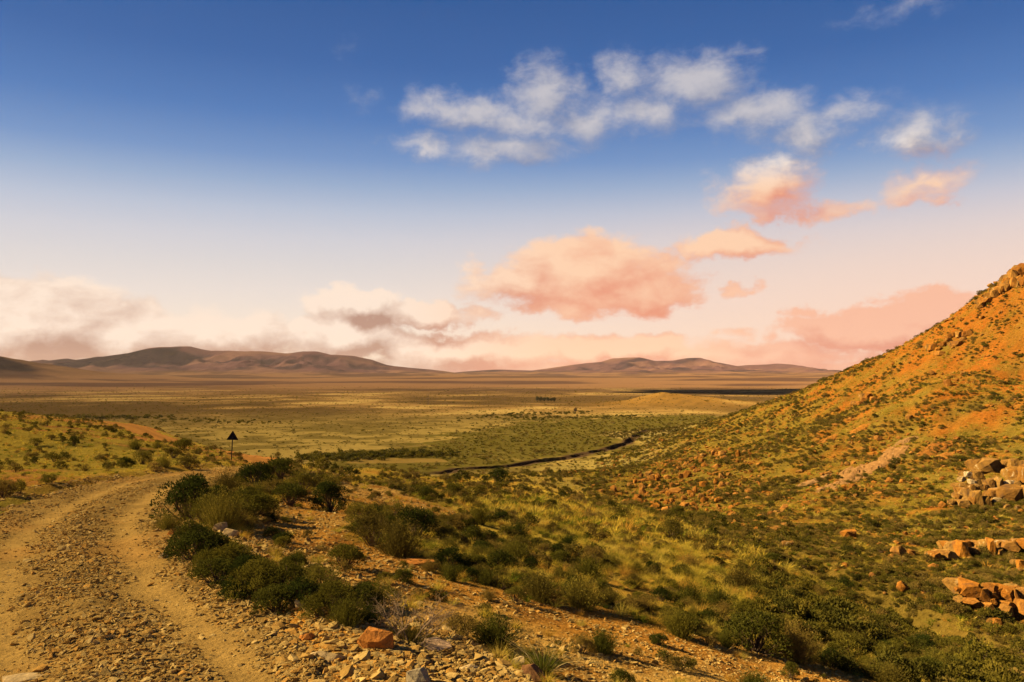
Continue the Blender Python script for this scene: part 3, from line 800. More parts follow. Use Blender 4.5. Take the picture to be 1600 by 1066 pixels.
SHRUB = {}                                           # near shrubs: (leaf mesh, stem mesh)
for i in range(4):
    lv, st = leafy(100 + i, 34 + 3 * i, 130, .040, .018, .135, .56 + .06 * i)
    SHRUB['green', i] = (tinted('foliage', [lv], M_GREEN), mesh_from('stem', *st, M_STEM))
    lv, st = leafy(120 + i, 32, 120, .036, .016, .13, .58 + .05 * i)
    SHRUB['olive', i] = (tinted('foliage', [lv], M_OLIVE), mesh_from('stem', *st, M_STEM))
    ps, st = twiggy(140 + i, 900, .62 + .05 * i)
    SHRUB['twiggy', i] = (tinted('foliage', ps, M_OLIVE), mesh_from('stem', *st, M_STEM))
    ps, st = twiggy(160 + i, 850, .66, True, .8, .008, .012, .05, 2)
    SHRUB['broom', i] = (tinted('foliage', ps, M_GREEN), mesh_from('stem', *st, M_STEM))
MID, FARB = [], []
for i in range(4):
    for mt in (M_GREEN2, M_OLIVE2):
        lv, st = leafy(200 + i, 16, 42, .085, .042, .17, .62); MID.append(merge_bush(lv, st, mt, 'mid_shrub'))
        lv, st = leafy(240 + i, 6, 14, .22, .12, .2, .55); FARB.append(mesh_from('far_shrub', lv[0], lv[1], mt)); vcol(FARB[-1], np.repeat(lv[2][:, None], 3, 1))
for i in range(3):
    ps, st = twiggy(260 + i, 170, .66, True, .9, .014, .03, .06, 2); MID.append(merge_bush(cat_parts(ps), st, M_OLIVE2, 'mid_shrub'))
TUFTS = [tinted('tuft', [tuft(300 + i, 150, .36, .6, .007, .5, .12)], M_GOLD) for i in range(4)] + [tinted('tuft', [tuft(310 + i, 150, .30, .6, .008, .5, .12)], M_FRESH) for i in range(2)]
TUFTL = [tinted('tuft', [tuft(320 + i, 40, .36, .6, .026, .5, .12, 2)], m) for i, m in enumerate((M_GOLD, M_GOLD, M_GOLD, M_FRESH))]
STONES = [hull_rock('stone', 400 + i, M_STONE, (1, g_, h_), 11 + i % 4, .55) for i, (g_, h_) in enumerate([(.8, .30), (.6, .34), (.9, .22), (.5, .22), (.7, .16), (.8, .44), (.5, .30), (.75, .13)])]
BOULD = [hull_rock('boulder', 430 + i, M_ROCK, (1, g_, h_), 20 + i, .4) for i, (g_, h_) in enumerate([(.9, .7), (.8, .6), (.95, .8), (.7, .55), (.8, .45), (.85, .9)])]
C_MID, C_FAR, C_TUFT, C_TUFTL, C_STONE, C_BOULD = lib(MID, 'mid_shrubs'), lib(FARB, 'far_shrubs'), lib(TUFTS, 'grass_tufts'), lib(TUFTL, 'grass_tufts_low'), lib(STONES, 'stone_shapes'), lib(BOULD, 'boulder_shapes')


def scatter(name, coll, P, rot, scl, pick, label, cat=None):
    """ground cover nobody could count: one object whose points carry instanced shapes"""
    me = bpy.data.meshes.new(name); n = len(P); me.vertices.add(n); me.vertices.foreach_set('co', np.asarray(P, np.float32).ravel())
    for nm, typ, arr, key in (('rot', 'FLOAT_VECTOR', rot, 'vector'), ('scl', 'FLOAT_VECTOR', scl, 'vector'), ('pick', 'INT', pick, 'value')):
        a = me.attributes.new(nm, typ, 'POINT'); a.data.foreach_set(key, np.asarray(arr, np.int32 if typ == 'INT' else np.float32).ravel())
    me.update()
    o = obj(name, me, label=label, kind='stuff', cat=cat)
    ng = bpy.data.node_groups.new(name, 'GeometryNodeTree'); t = NT(ng)
    ng.interface.new_socket('Geometry', in_out='INPUT', socket_type='NodeSocketGeometry'); ng.interface.new_socket('Geometry', in_out='OUTPUT', socket_type='NodeSocketGeometry')
    gi, go = t.new('NodeGroupInput'), t.new('NodeGroupOutput'); ip = t.new('GeometryNodeInstanceOnPoints')
    ci = t.new('GeometryNodeCollectionInfo'); ci.inputs[0].default_value = coll; ci.inputs[1].default_value = True; ci.inputs[2].default_value = True
    def na(nm, typ):
        q = t.new('GeometryNodeInputNamedAttribute', data_type=typ); q.inputs[0].default_value = nm; return q.outputs[0]
    t.l.new(gi.outputs[0], ip.inputs['Points']); t.l.new(ci.outputs[0], ip.inputs['Instance']); ip.inputs['Pick Instance'].default_value = True
    t.l.new(na('pick', 'INT'), ip.inputs['Instance Index']); er = t.new('FunctionNodeEulerToRotation'); t.l.new(na('rot', 'FLOAT_VECTOR'), er.inputs[0])
    t.l.new(er.outputs[0], ip.inputs['Rotation']); t.l.new(na('scl', 'FLOAT_VECTOR'), ip.inputs['Scale']); t.l.new(ip.outputs[0], go.inputs[0])
    md = o.modifiers.new('scatter', 'NODES'); md.node_group = ng
    return o


# ------------------------------------------------------------------ where things grow and lie
def candidates(n, x0, x1, y0, y1, power=0.0):
    """random ground points, denser near the eye when power > 0"""
    x = RNG.uniform(x0, x1, n)
    y = RNG.uniform(0, 1, n); y = y0 + (y1 - y0) * y if power == 0 else (y0 ** (1 - power) + y * (y1 ** (1 - power) - y0 ** (1 - power))) ** (1 / (1 - power))
    return x, y


def cone(n, y0, y1, p=1.0, tmax=.72, tmin=-.72):
    """random ground points within the view and a margin; density falls off as distance**-p"""
    e = 2 - p; a = RNG.uniform(0, 1, n)
    y = y0 * (y1 / y0) ** a if abs(e) < 1e-6 else (y0 ** e + a * (y1 ** e - y0 ** e)) ** (1 / e)
    return RNG.uniform(tmin, tmax, n) * y, y


def land(x, y):
    z = height(x, y); return z, region(x, y, z)


class Pts:
    def __init__(s): s.x = []; s.y = []; s.s = []; s.k = []
    def add(s, x, y, size, kind): s.x.append(x); s.y.append(y); s.s.append(size); s.k.append(kind)
    def get(s): return tuple(np.concatenate(q) if len(q) else np.zeros(0) for q in (s.x, s.y, s.s, s.k))


def offroad(x, y):
    d = np.full(len(x), 99.0); off = np.full(len(x), 99.0); hw = np.full(len(x), 2.0); m = (x < 6) & (x > -140) & (y < 215)
    if m.any():
        dd, s, side, drop, h = road_info(x[m], y[m]); d[m] = dd; off[m] = dd * side; hw[m] = h
    return d, off, hw


def shrub_points():
    out = []
    # near slope
    x, y = cone(26000, 9, 200, 1.0); z, reg = land(x, y); u, v = uv(x, y, z); d, off, hw = offroad(x, y)
    bare = inside(Z_BARE1, u, v) | inside(Z_BARE2, u, v); n = fbm(x, y, 7, 3); yel = inside(Z_YEL, u, v)
    gd, _, _ = polydist(GULLY, x, y)
    ok = (reg == 0) & (d > hw + .7) & (v < 1200)
    keep = RNG.uniform(0, 1, len(x)) < np.where(bare, .12, np.where(x < -18 - 0 * y, np.where(n > .12, .35, .10), np.where(yel, .38, np.clip(.85 + n, .3, 1))))
    near_right = (off > 0) & (off < hw + 1.2)
    ok &= keep & ~(near_right & (y < 20))
    size = np.exp(RNG.normal(-.58, .40, len(x))) * np.where(bare, .7, 1.0) * np.where(x < -18, .8, 1) * (0.85 + .0035 * y)
    kind = RNG.choice(4, len(x), p=[.34, .24, .30, .12])
    out.append((x[ok], y[ok], z[ok], size[ok], kind[ok]))
    return out[0]


def visible(x, y, z, size, top):
    """inside the picture and not behind the land, for the ones that would show largest"""
    u, v = uv(x, y, z); ok = (u > 0) & (u < 1600) & (v < 1066) & (v > 0); a = np.where(ok, size / y, 0); i = np.argsort(-a)[:top]; k = np.zeros(len(x), bool); k[i] = True; ok &= k; i = np.where(ok)[0]
    if len(i):
        ts = np.linspace(.12, .985, 44); xx = x[i][:, None] * ts; yy = y[i][:, None] * ts; zz = ZC + (z[i][:, None] - ZC) * ts
        hid = (height(xx.ravel(), yy.ravel()).reshape(xx.shape) > zz + .05).any(1); ok[i[hid]] = False
    return ok


def empty(name, loc, label, cat, group=None, rz=0.0, scale=1.0):
    o = obj(name, None, label=label, cat=cat, group=group, loc=loc); o.rotation_euler = (0, 0, rz); o.scale = (scale,) * 3 if np.isscalar(scale) else scale
    o.empty_display_size = .2
    return o


SHK = ['green', 'olive', 'twiggy', 'broom']
HERO_XY = []


def shrub(kind, i, loc, width, label, group=None, hs=1.0, rz=None, part_labels=None):
    lm, sm = SHRUB[kind, i % 4]; rz = random.uniform(0, 6.28) if rz is None else rz
    e = empty('shrub', loc, label, 'shrub', group, rz, (width, width, width * hs))
    obj('stem', sm, e); obj('foliage', lm, e)
    return e


# ------------------------------------------------------------------ road sign
def build_sign():
    b = hit(361.5, 719); s = b.y / FPX
    m_metal = mat_var('weathered_dark_steel', [(.035, .028, .026)], 9, .3, .7)
    m_plate = mat_var('sign_back_shade', [(.012, .014, .02)], 5, .35, .7)  # near-black colour carries the shade on the plate's back
    m_rust = mat_var('rusty_rim', [(.05, .02, .014)], 12, .35, .8)
    e = empty('warning_sign', (b.x, b.y, b.z - .02), 'dark triangular warning sign on a thin leaning post beside the gravel road', 'road sign')
    e.rotation_euler = (0, R(3.0), R(14))
    H = 46.5 * s; w = 17.5 * s; h = 14.5 * s; pr = .042
    V, F = tubes([((0, 0, -.35), (0, 0, H - h * .25), pr, pr)], 10); obj('post', mesh_from('post', V, F, m_metal, True), e)
    def tri(k, y0, y1):
        z0 = H - h; cz = z0 + h / 3; P = []
        for yy in (y0, y1):
            for (xx, zz) in ((-w / 2, z0), (w / 2, z0), (0, H)): P.append((xx * k, yy, cz + (zz - cz) * k))
        return P, [(0, 1, 2), (5, 4, 3), (0, 3, 4, 1), (1, 4, 5, 2), (2, 5, 3, 0)]
    P, F = tri(1.0, -.052, -.058); plate = obj('plate', mesh_from('plate', P, F, m_plate), e)
    A, _ = tri(1.03, -.046, -.066); B, _ = tri(.90, -.046, -.066); P = A + B; F = []
    for i in range(3):
        j = (i + 1) % 3
        F += [(i, j, 6 + j, 6 + i), (3 + i, 9 + i, 9 + j, 3 + j), (i, 3 + i, 3 + j, j), (6 + i, 6 + j, 9 + j, 9 + i)]
    obj('rim', mesh_from('rim', P, F, m_rust), plate)
    for k in (.28, .68):
        V, F = tubes([((-.07, -.05, H - h + h * k), (.07, -.05, H - h + h * k), .02, .02), ((0, -.05, H - h + h * k), (0, .05, H - h + h * k), .016, .016)], 6)
        obj('clamp', mesh_from('clamp', V, F, m_metal), e)


build_sign()

# ------------------------------------------------------------------ shrubs one can point at
HERO = [(292, 812, 100, 'green', .8, 'dark leafy shrub bulging over the inside of the road bend'),
        (345, 824, 95, 'twiggy', .8, 'dark brown shrub in deep shade just beyond the bend shrub'),
        (262, 830, 54, 'twiggy', .8, 'small rusty brown shrub at the very edge of the road bend'),
        (352, 778, 62, 'twiggy', .9, 'mauve grey twiggy shrub standing behind the dark bend shrubs'),
        (308, 880, 100, 'green', .75, 'green shrub at the upper left end of the long dark thicket'),
        (362, 897, 84, 'green', .75, 'green shrub second from the upper end of the dark thicket'),
        (342, 918, 92, 'green', .75, 'rounded green shrub on the stony berm in the dark thicket'),
        (398, 938, 98, 'green', .75, 'broad green shrub in the middle of the dark thicket'),
        (452, 928, 88, 'green', .75, 'dark green shrub on the far side of the thicket'),
        (432, 956, 92, 'green', .7, 'low green shrub above the pointed pale stone'),
        (502, 932, 88, 'olive', .75, 'olive brown shrub near the lower end of the thicket'),
        (543, 974, 84, 'broom', .75, 'brushy green shrub beside the strip of black shade on the berm'),
        (592, 957, 74, 'olive', .8, 'olive shrub just behind the bleached dead shrub'),
        (772, 1010, 108, 'broom', .7, 'brushy dark green shrub between the dead shrub and the arching tussock'),
        (716, 1000, 76, 'olive', .7, 'olive brown shrub right of the bleached dead shrub'),
        (540, 887, 64, 'green', .85, 'solitary round green shrub on the bare stony patch'),
        (582, 853, 74, 'olive', .9, 'olive shrub on the left of the large brown shrub group'),
        (622, 868, 108, 'twiggy', .8, 'largest brown shrub at the lower edge of the bare stony patch'),
        (566, 826, 62, 'olive', .9, 'yellow green shrub at the top of the large brown shrub group'),
        (648, 838, 74, 'green', .8, 'dark green shrub behind the largest brown shrub'),
        (416, 806, 56, 'olive', .8, 'lone olive shrub casting a long shadow on bare stones near the bend'),
        (398, 762, 64, 'green', .8, 'dark green shrub hiding the end of the gravel road'),
        (436, 752, 66, 'green', .8, 'green shrub on the crest right of the road end'),
        (472, 768, 60, 'olive', .8, 'rounded olive shrub on the crest before the bare patch'),
        (452, 790, 64, 'green', .8, 'round green shrub above the bare stony patch'),
        (516, 800, 62, 'green', .9, 'green shrub at the upper rim of the bare stony patch'),
        (512, 778, 50, 'olive', .9, 'olive shrub with a thin shadow above the stony patch'),
        (1180, 1018, 112, 'green', .7, 'wide fresh green shrub on the lower slope beside the spiky brown shrub'),
        (1238, 1032, 100, 'twiggy', .8, 'spiky dark brown shrub on the lower slope'),
        (1062, 994, 72, 'broom', .8, 'brushy green shrub along the edge of the orange soil'),
        (1046, 978, 52, 'twiggy', .8, 'small rust coloured shrub at the edge of the orange soil'),
        (1180, 1082, 80, 'broom', .6, 'bright green brushy shrub cut by the bottom edge of the picture'),
        (1060, 1048, 52, 'olive', .6, 'small olive shrub alone on the orange soil'),
        (972, 1070, 46, 'green', .7, 'little green shrub on orange soil at the bottom edge'),
        (905, 950, 100, 'twiggy', .75, 'brown shrub with a pale bare stem on the mid slope'),
        (842, 938, 84, 'twiggy', .8, 'dark brown shrub at the top of the orange soil'),
        (778, 754, 42, 'green', .7, 'dark round shrub alone near the eroded gully'),
        (115, 697, 20, 'green', .9, 'small dark green bush alone on the yellow bank left of the sign'),
        (56, 697, 24, 'olive', .7, 'small yellow green bush at the foot of the left bank'),
        (211, 702, 30, 'twiggy', .8, 'brown bush left of the orange road cutting'),
        (246, 702, 26, 'twiggy', .7, 'brown bush in the middle below the orange road cutting'),
        (286, 704, 34, 'green', .8, 'dark bush standing against the orange road cutting'),
        (222, 726, 34, 'olive', .8, 'olive bush on the left verge above the stone rows'),
        (256, 730, 34, 'twiggy', .8, 'brown bush on the left verge beside the stone rows'),
        (294, 732, 40, 'olive', .7, 'golden brown bush on the verge where the road narrows'),
        (331, 718, 16, 'broom', .9, 'bright green bush right at the foot of the warning sign')]
random.seed(11)
for (u_, v_, w_, k_, hs_, lab_) in HERO:
    p = hit(u_, v_); HERO_XY.append((p.x, p.y, w_ * p.y / FPX * .5))
    shrub(k_, random.randrange(4), (p.x, p.y, p.z - .03), w_ * p.y / FPX * 1.06, lab_, None, hs_ * 1.15)
for (u_, v_, w_, k_) in [(330, 902, 80, 'green'), (386, 918, 84, 'green'), (418, 930, 80, 'green'), (470, 946, 84, 'green'), (482, 918, 70, 'olive'), (522, 956, 80, 'green'), (562, 952, 72, 'green'), (578, 974, 64, 'broom'),
                         (300, 852, 70, 'green'), (372, 940, 70, 'green'), (500, 962, 70, 'green'), (338, 872, 76, 'green'), (412, 905, 66, 'olive')]:
    p = hit(u_, v_); HERO_XY.append((p.x, p.y, w_ * p.y / FPX * .5))
    shrub(k_, random.randrange(4), (p.x, p.y, p.z - .03), w_ * p.y / FPX * 1.06, 'dark shrub filling the long thicket that runs along the berm', 'shrubs filling the long thicket', .8)
for (u_, v_, w_, k_) in [(318, 818, 70, 'green'), (370, 818, 64, 'green'), (312, 794, 64, 'green')]:
    p = hit(u_, v_); HERO_XY.append((p.x, p.y, w_ * p.y / FPX * .5))
    shrub(k_, random.randrange(4), (p.x, p.y, p.z - .03), w_ * p.y / FPX * 1.06, 'dark shrub filling the clump on the inside of the road bend', 'shrubs filling the bend clump', .85)
HERO_XY = np.array(HERO_XY)


def build_dead_shrub():
    p = hit(640, 1004); s = 140 * p.y / FPX; g = np.random.default_rng(5); segs = []
    def grow(b, d, L, r, dep):
        n = 3; q = np.array(b)
        for k in range(n):
            d = d + g.normal(size=3) * .16; d /= np.linalg.norm(d); e = q + d * L / n; r1 = r * (1 - .22 / n * (k + 1)); segs.append((q, e, r, r1)); q = e; r = r1
            if dep and k > 0:
                for _ in range(2):
                    dd = d + g.normal(size=3) * .55; dd[2] = abs(dd[2]) * .8; grow(q, dd / np.linalg.norm(dd), L * g.uniform(.45, .75), r * .6, dep - 1)
    for a in g.uniform(0, 6.28, 11):
        d = np.array([math.cos(a) * .8, math.sin(a) * .8, g.uniform(.5, 1.1)]); grow((0, 0, -.03), d / np.linalg.norm(d), g.uniform(.26, .40), .010, 3)
    e = empty('dead_shrub', (p.x, p.y, p.z), 'bleached leafless dead shrub with pale twisted branches on the berm', 'shrub', None, .4, s)
    V, F = tubes(segs, 4); obj('branch', mesh_from('branch', V, F, M_DEAD), e)
    ps, st = twiggy(77, 260, .42, False, 1.2, .006); obj('twig', tinted('twig', ps, M_OLIVE), e)
    return e


build_dead_shrub()


def build_tussock():
    p = hit(848, 1052); s = 95 * p.y / FPX
    e = empty('grass_tussock', (p.x, p.y, p.z), 'tall tussock with pale arching blades at the bottom of the berm', 'grass', None, 0, s)
    obj('green_blade', tinted('green_blade', [tuft(71, 320, .62, .5, .010, .45, .14, 4)], M_FRESH), e)['kind'] = 'stuff'
    obj('dry_blade', tinted('dry_blade', [tuft(72, 46, .95, .9, .011, .75, .14, 6)], mat_var('straw', [(.44, .35, .14)], 5, .2, transl=.2, tint=.5)), e)['kind'] = 'stuff'


build_tussock()


# ------------------------------------------------------------------ rocks on the road side one can point at
def rock_at(u, v, wpx, dims, label, mat, seed, rz=0.0, tilt=(0, 0), name='rock', planes=12, sub=3):
    p = hit(u, v); w = wpx * p.y / FPX; me = hull_rock(name, seed, mat, dims, 18, .45)
    o = obj(name, me, label=label, cat='rock', loc=(p.x, p.y, p.z)); o.scale = (w,) * 3; o.rotation_euler = (tilt[0], tilt[1], rz); return o


M_TAN = mat_var('tan_rock', [(.45, .33, .15)], 5, .3, bump=.6, bscale=.06)
M_RUSTR = mat_var('rusty_boulder', [(.42, .17, .035)], 4, .45, bump=.8, bscale=.08)
rock_at(587, 1012, 58, (1, .7, .62), 'rust orange boulder sitting on the berm beside the dead shrub', M_RUSTR, 501, .2)
rock_at(470, 952, 19, (1, .7, 1.0), 'pointed pale stone standing up at the end of the thicket', M_TAN, 502, .3)
rock_at(508, 1032, 70, (1, .32, .26), 'long flat tan slab lying on the stony berm', M_TAN, 503, .06, (0, .05))
rock_at(480, 999, 25, (1, .6, .5), 'small rust orange rock left of the orange boulder', M_RUSTR, 504, .3)
rock_at(678, 1018, 44, (1, .8, .45), 'pale pinkish slab leaning on the berm below the dead shrub', mat_var('pink_rock', [(.47, .32, .18)], 5, .25, bump=.5, bscale=.05), 505, .5, (.35, 0))
rock_at(668, 1000, 20, (.6, .3, 1.2), 'thin upright splinter of rock beside the dead shrub', M_TAN, 506, .3, (0, .35))
rock_at(722, 1024, 22, (.7, .7, .9), 'upright tan stone in front of the dark brushy shrub', M_TAN, 507, .2)
rock_at(732, 1052, 34, (1, .8, .5), 'flat topped tan rock low on the berm', M_TAN, 508, .9)
rock_at(806, 1044, 26, (1, .7, .8), 'square tan rock beside the arching tussock', M_TAN, 509, .1)
rock_at(833, 1062, 40, (1, .8, .65), 'dark shaded rock under the arching tussock', mat_var('dark_rock', [(.20, .10, .04)], 5, .3, bump=.6, bscale=.06), 510, .4)
rock_at(652, 1068, 48, (1, .8, .55), 'grey tan rock half cut off below the orange boulder', mat_var('grey_tan_rock', [(.30, .24, .13)], 5, .3, bump=.6, bscale=.06), 511, .8)
rock_at(228, 1046, 30, (1, .6, .5), 'largest loose stone on the gravel road between the ruts', M_TAN, 512, .5)
rock_at(150, 1040, 22, (1, .5, .55), 'tilted flat stone on the road beside the largest loose stone', M_TAN, 513, .6, (0, -.3))
rock_at(40, 1062, 76, (1, .5, .10), 'flat sheet of bedrock showing through the road at the corner', M_TAN, 514, .25)
rock_at(360, 838, 26, (1, .7, .6), 'yellow rock in front of the dark shaded shrub', M_TAN, 515, .2)
rock_at(345, 828, 24, (1, .7, .6), 'tan rock at the foot of the dark bend shrubs', M_TAN, 516, 1.2)
rock_at(272, 838, 26, (1, .7, .6), 'reddish rock just below the rusty edge shrub', M_RUSTR, 517, 1.2)
rock_at(258, 876, 22, (1, .7, .8), 'yellow block on the road edge left of the thicket', M_TAN, 518, 1.2)
rock_at(645, 880, 70, (1, .5, .10), 'flat orange bedrock slab below the largest brown shrub', M_RUSTR, 519, -.2)

# ------------------------------------------------------------------ rock outcrops and boulders of the right hill
BLOCKS = [hull_rock('boulder', 540 + i, M_ROCK, (1, 1, 1), chamfer=.48, sunk=.5) for i in range(7)]
BLOCKB = [hull_rock('boulder', 540 + i, M_BROWN, (1, 1, 1), chamfer=.48, sunk=.5) for i in range(7)]
CORE = [hull_rock('core', 580 + i, M_BROWN, (1, 1, 1), chamfer=.5, sunk=.5) for i in range(2)]
BLOCKP = [hull_rock('boulder', 560 + i, M_PALEROCK, (1, 1, 1), chamfer=.48, sunk=.5) for i in range(3)]


def outcrop(label, blocks, vb, pale=(), lean=.55, brown=False):
    """a pile of separate blocks; every block gets the distance of the hillside behind it, pulled toward the outcrop's foot"""
    ub = np.mean([b[0] for b in blocks]); foot = hit(ub, vb)
    e = empty('rock_outcrop', foot, label, 'rock outcrop')
    for i, (u, v, w, h) in enumerate(blocks):
        yh = hit(u, v + h * .3).y; y = foot.y + (yh - foot.y) * lean if yh > foot.y else yh
        y = min(y, yh + .15 * w * yh / FPX); k = y / FPX
        me = (BLOCKP[i % 3] if i in pale else (BLOCKB if brown else BLOCKS)[random.randrange(7)])
        o = obj('boulder', me, e); dep = max(w, h) * k * random.uniform(.85, 1.2)
        o.location = Vector(((u - CX) * k, y + dep * .38, ZC - (v - HY) * k)) - Vector(foot); o.scale = (w * k * 1.12, dep * 1.3, h * k * 1.14)
        o.rotation_euler = (random.uniform(-.10, .10), random.uniform(-.13, .13), random.uniform(-.35, .35))
        if w * h > 90:
            c = obj('core', CORE[i % 2], e); c.location = o.location + Vector((0, dep * .75, -h * k * .12)); c.scale = (w * k * 1.25, dep * 1.2, h * k * 1.15); c.rotation_euler = (0, 0, random.uniform(-.3, .3))
    return e


random.seed(21)
outcrop('tall dark-cracked outcrop of stacked blocks with pale tops at the picture edge',
        [(1551, 729, 29, 20), (1589, 725, 16, 16), (1592, 742, 13, 17), (1581, 757, 14, 11), (1592, 758, 12, 12), (1584, 774, 30, 24), (1532, 744, 15, 14), (1517, 742, 12, 8), (1520, 753.5, 8, 7),
         (1529, 753.5, 8, 7), (1527, 762, 6, 9), (1533.5, 762, 7, 9), (1540, 762, 7, 9), (1520, 764, 8, 13), (1507, 767, 14, 8), (1507, 759, 14, 7), (1549, 757, 12, 13), (1562, 756, 7, 18),
         (1530, 780, 13, 26), (1541, 785, 10, 17), (1522, 785, 7, 14), (1509, 775, 14, 9), (1508, 787, 16, 9), (1554, 772, 13, 10), (1560, 782, 11, 8), (1505, 749, 9, 7), (1498, 777, 6, 8),
         (1488, 786, 9, 8), (1576, 793, 10, 7), (1591, 794, 8, 6), (1610, 745, 18, 30), (1612, 775, 20, 24), (1604, 728, 14, 16)], 797, (3, 7, 8, 24, 25), .35, True)
outcrop('row of squared orange blocks below the tall dark-cracked outcrop',
        [(1463, 871, 15, 14), (1482, 869, 22, 14), (1486, 854, 16, 12), (1505.5, 860, 14, 25), (1514, 851, 10, 11), (1528, 861, 13, 8), (1531, 852, 17, 8), (1553, 857, 9, 24), (1565, 852, 11, 11),
         (1564, 863, 11, 9), (1582, 854, 22, 13), (1517, 874, 6, 6), (1597, 884, 10, 15), (1453, 868, 7, 6), (1604, 852, 16, 14)], 879, (), .5)
outcrop('big cleft orange outcrop over a black shadow in the lower corner',
        [(1522, 923, 30, 19), (1538, 930, 15, 19), (1553, 921, 13, 12), (1553, 931, 11, 9), (1553, 940, 10, 8), (1577, 930, 15, 19), (1563, 921, 16, 10), (1576, 945, 15, 8), (1574, 963, 14, 28),
         (1523, 943, 22, 9), (1545, 953, 20, 17), (1591, 921, 15, 8), (1587, 932, 8, 22), (1498, 922, 8, 6), (1600, 930, 14, 18), (1560, 975, 12, 14), (1608, 955, 22, 30)], 982, (), .3)
outcrop('broken crag of rocks on the skyline at the top of the hill',
        [(1596, 424, 16, 12), (1586, 431, 10, 16), (1588, 442, 12, 15), (1596, 438, 10, 16), (1578, 439, 12, 8), (1571, 450, 11, 15), (1563.5, 454, 11, 14), (1556, 459, 11, 11), (1543, 470, 15, 8),
         (1535, 477, 11, 8), (1606, 420, 16, 18), (1604, 440, 12, 14)], 470, (), .9)
outcrop('string of orange rocks high on the slope below the skyline crag',
        [(1500, 523.5, 9, 10), (1510, 521.5, 9, 9), (1516, 519.6, 8, 9), (1491, 523.5, 8, 7), (1484, 526, 8, 6), (1483, 534, 12, 7), (1498, 537, 12, 8), (1475, 538, 9, 6), (1460, 542, 11, 10), (1471, 552, 10, 7),
         (1507, 530, 8, 5), (1468, 545, 7, 5)], 545, (), .9)
outcrop('dark little crag standing above the pale bare slabs',
        [(1359, 621, 13, 13), (1366, 625, 10, 9), (1352, 626, 9, 8), (1345, 631, 9, 7), (1338, 630, 8, 6), (1371, 630, 7, 6)], 633, (), .8)


def slab(u0, v0, u1, v1, wpx, label, mat, seed, name='rock_slab'):
    """bare bedrock swelling out of the slope: follows the ground, bulges in the middle, dips under the soil at its ragged edge"""
    a, b = hit(u0, v0), hit(u1, v1); c = (a + b) / 2; ax = Vector((b.x - a.x, b.y - a.y, 0)); L = ax.length * 1.12; ax.normalize(); si = Vector((-ax.y, ax.x, 0))
    w = wpx * c.y / FPX * 1.9; n = 34; m = 20; P, Q = np.meshgrid(np.linspace(-1.15, 1.15, n), np.linspace(-1.15, 1.15, m), indexing='ij'); p, q = P.ravel(), Q.ravel()
    x = c.x + ax.x * p * L / 2 + si.x * q * w / 2; y = c.y + ax.y * p * L / 2 + si.y * q * w / 2
    r = np.hypot(p, q) + .30 * fbm(p * 1.4 + seed * 3.7, q * 1.4, 1.0, 4); sm = sum(height(x + dx, y + dy) for dx, dy in ((0, 0), (1.2, 0), (-1.2, 0), (0, 1.2), (0, -1.2))) / 5
    z = np.maximum(sm, height(x, y) - .2) + .17 * w * np.sqrt(np.clip(1 - r, 0, 1)) * (1 + .35 * fbm(x, y, 1.3, 4)) - .5 * np.clip(r - 1, 0, 1) - .05
    cr = np.abs(fbm(x + 9 * seed, y, 3.2, 2)); z -= .22 * sstep(cr, .06, .0)
    idx = np.arange(n * m).reshape(n, m); F = np.stack([idx[:-1, :-1], idx[1:, :-1], idx[1:, 1:], idx[:-1, 1:]], -1).reshape(-1, 4); rr = r.reshape(n, m)
    keep = (np.minimum(np.minimum(rr[:-1, :-1], rr[1:, :-1]), np.minimum(rr[1:, 1:], rr[:-1, 1:])) < 1.35).ravel(); F = F[keep]; us, inv = np.unique(F, return_inverse=True)
    V = np.stack([x, y, z], 1)[us] - np.array([c.x, c.y, c.z]); me = mesh_from(name, V, inv.reshape(-1, 4), mat)
    if len(me.polygons) and me.polygons[0].normal.z < 0: me.flip_normals()
    return obj(name, me, label=label, cat='rock', loc=c)


SL = [(1240, 764, 1297, 741, 14, 'long pale slab lowest of the bare rock slabs on the hill', 1), (1290, 764, 1346, 728, 20, 'smooth brown slab in the middle of the bare rock slabs', 2),
      (1354, 740, 1408, 697, 22, 'largest smooth slab rising up the hill', 2), (1404, 696, 1431, 683, 12, 'grey slab at the upper end of the bare rock slabs', 1),
      (1438, 717, 1487, 691, 17, 'bright orange humped slab left of the tall outcrop', 3), (1462, 716, 1486, 708, 12, 'orange rock tucked below the orange humped slab', 3),
      (1283, 693, 1309, 679, 12, 'orange slab with a dark crack above it', 3), (1330, 678, 1353, 664, 13, 'rounded orange boulder higher up the hill than the cracked slab', 3),
      (1326, 771, 1347, 759, 9, 'small orange slab below the smooth brown slab', 3), (1247, 793, 1272, 781, 11, 'orange hump at the foot of the bare slabs', 3),
      (1364, 773, 1392, 766, 7, 'thin orange sheet of rock below the largest slab', 3), (1168, 818, 1208, 808, 12, 'left one of two flat rust sheets at the foot of the hill', 4),
      (1190, 832, 1242, 818, 18, 'right larger one of two flat rust sheets at the foot of the hill', 4)]
SM = {1: M_SLAB, 2: M_SLAB, 3: M_ROCK, 4: M_ROCK}
for i, (a_, b_, c_, d_, w_, l_, m_) in enumerate(SL): slab(a_, b_, c_, d_, w_, l_, SM[m_], 600 + i)

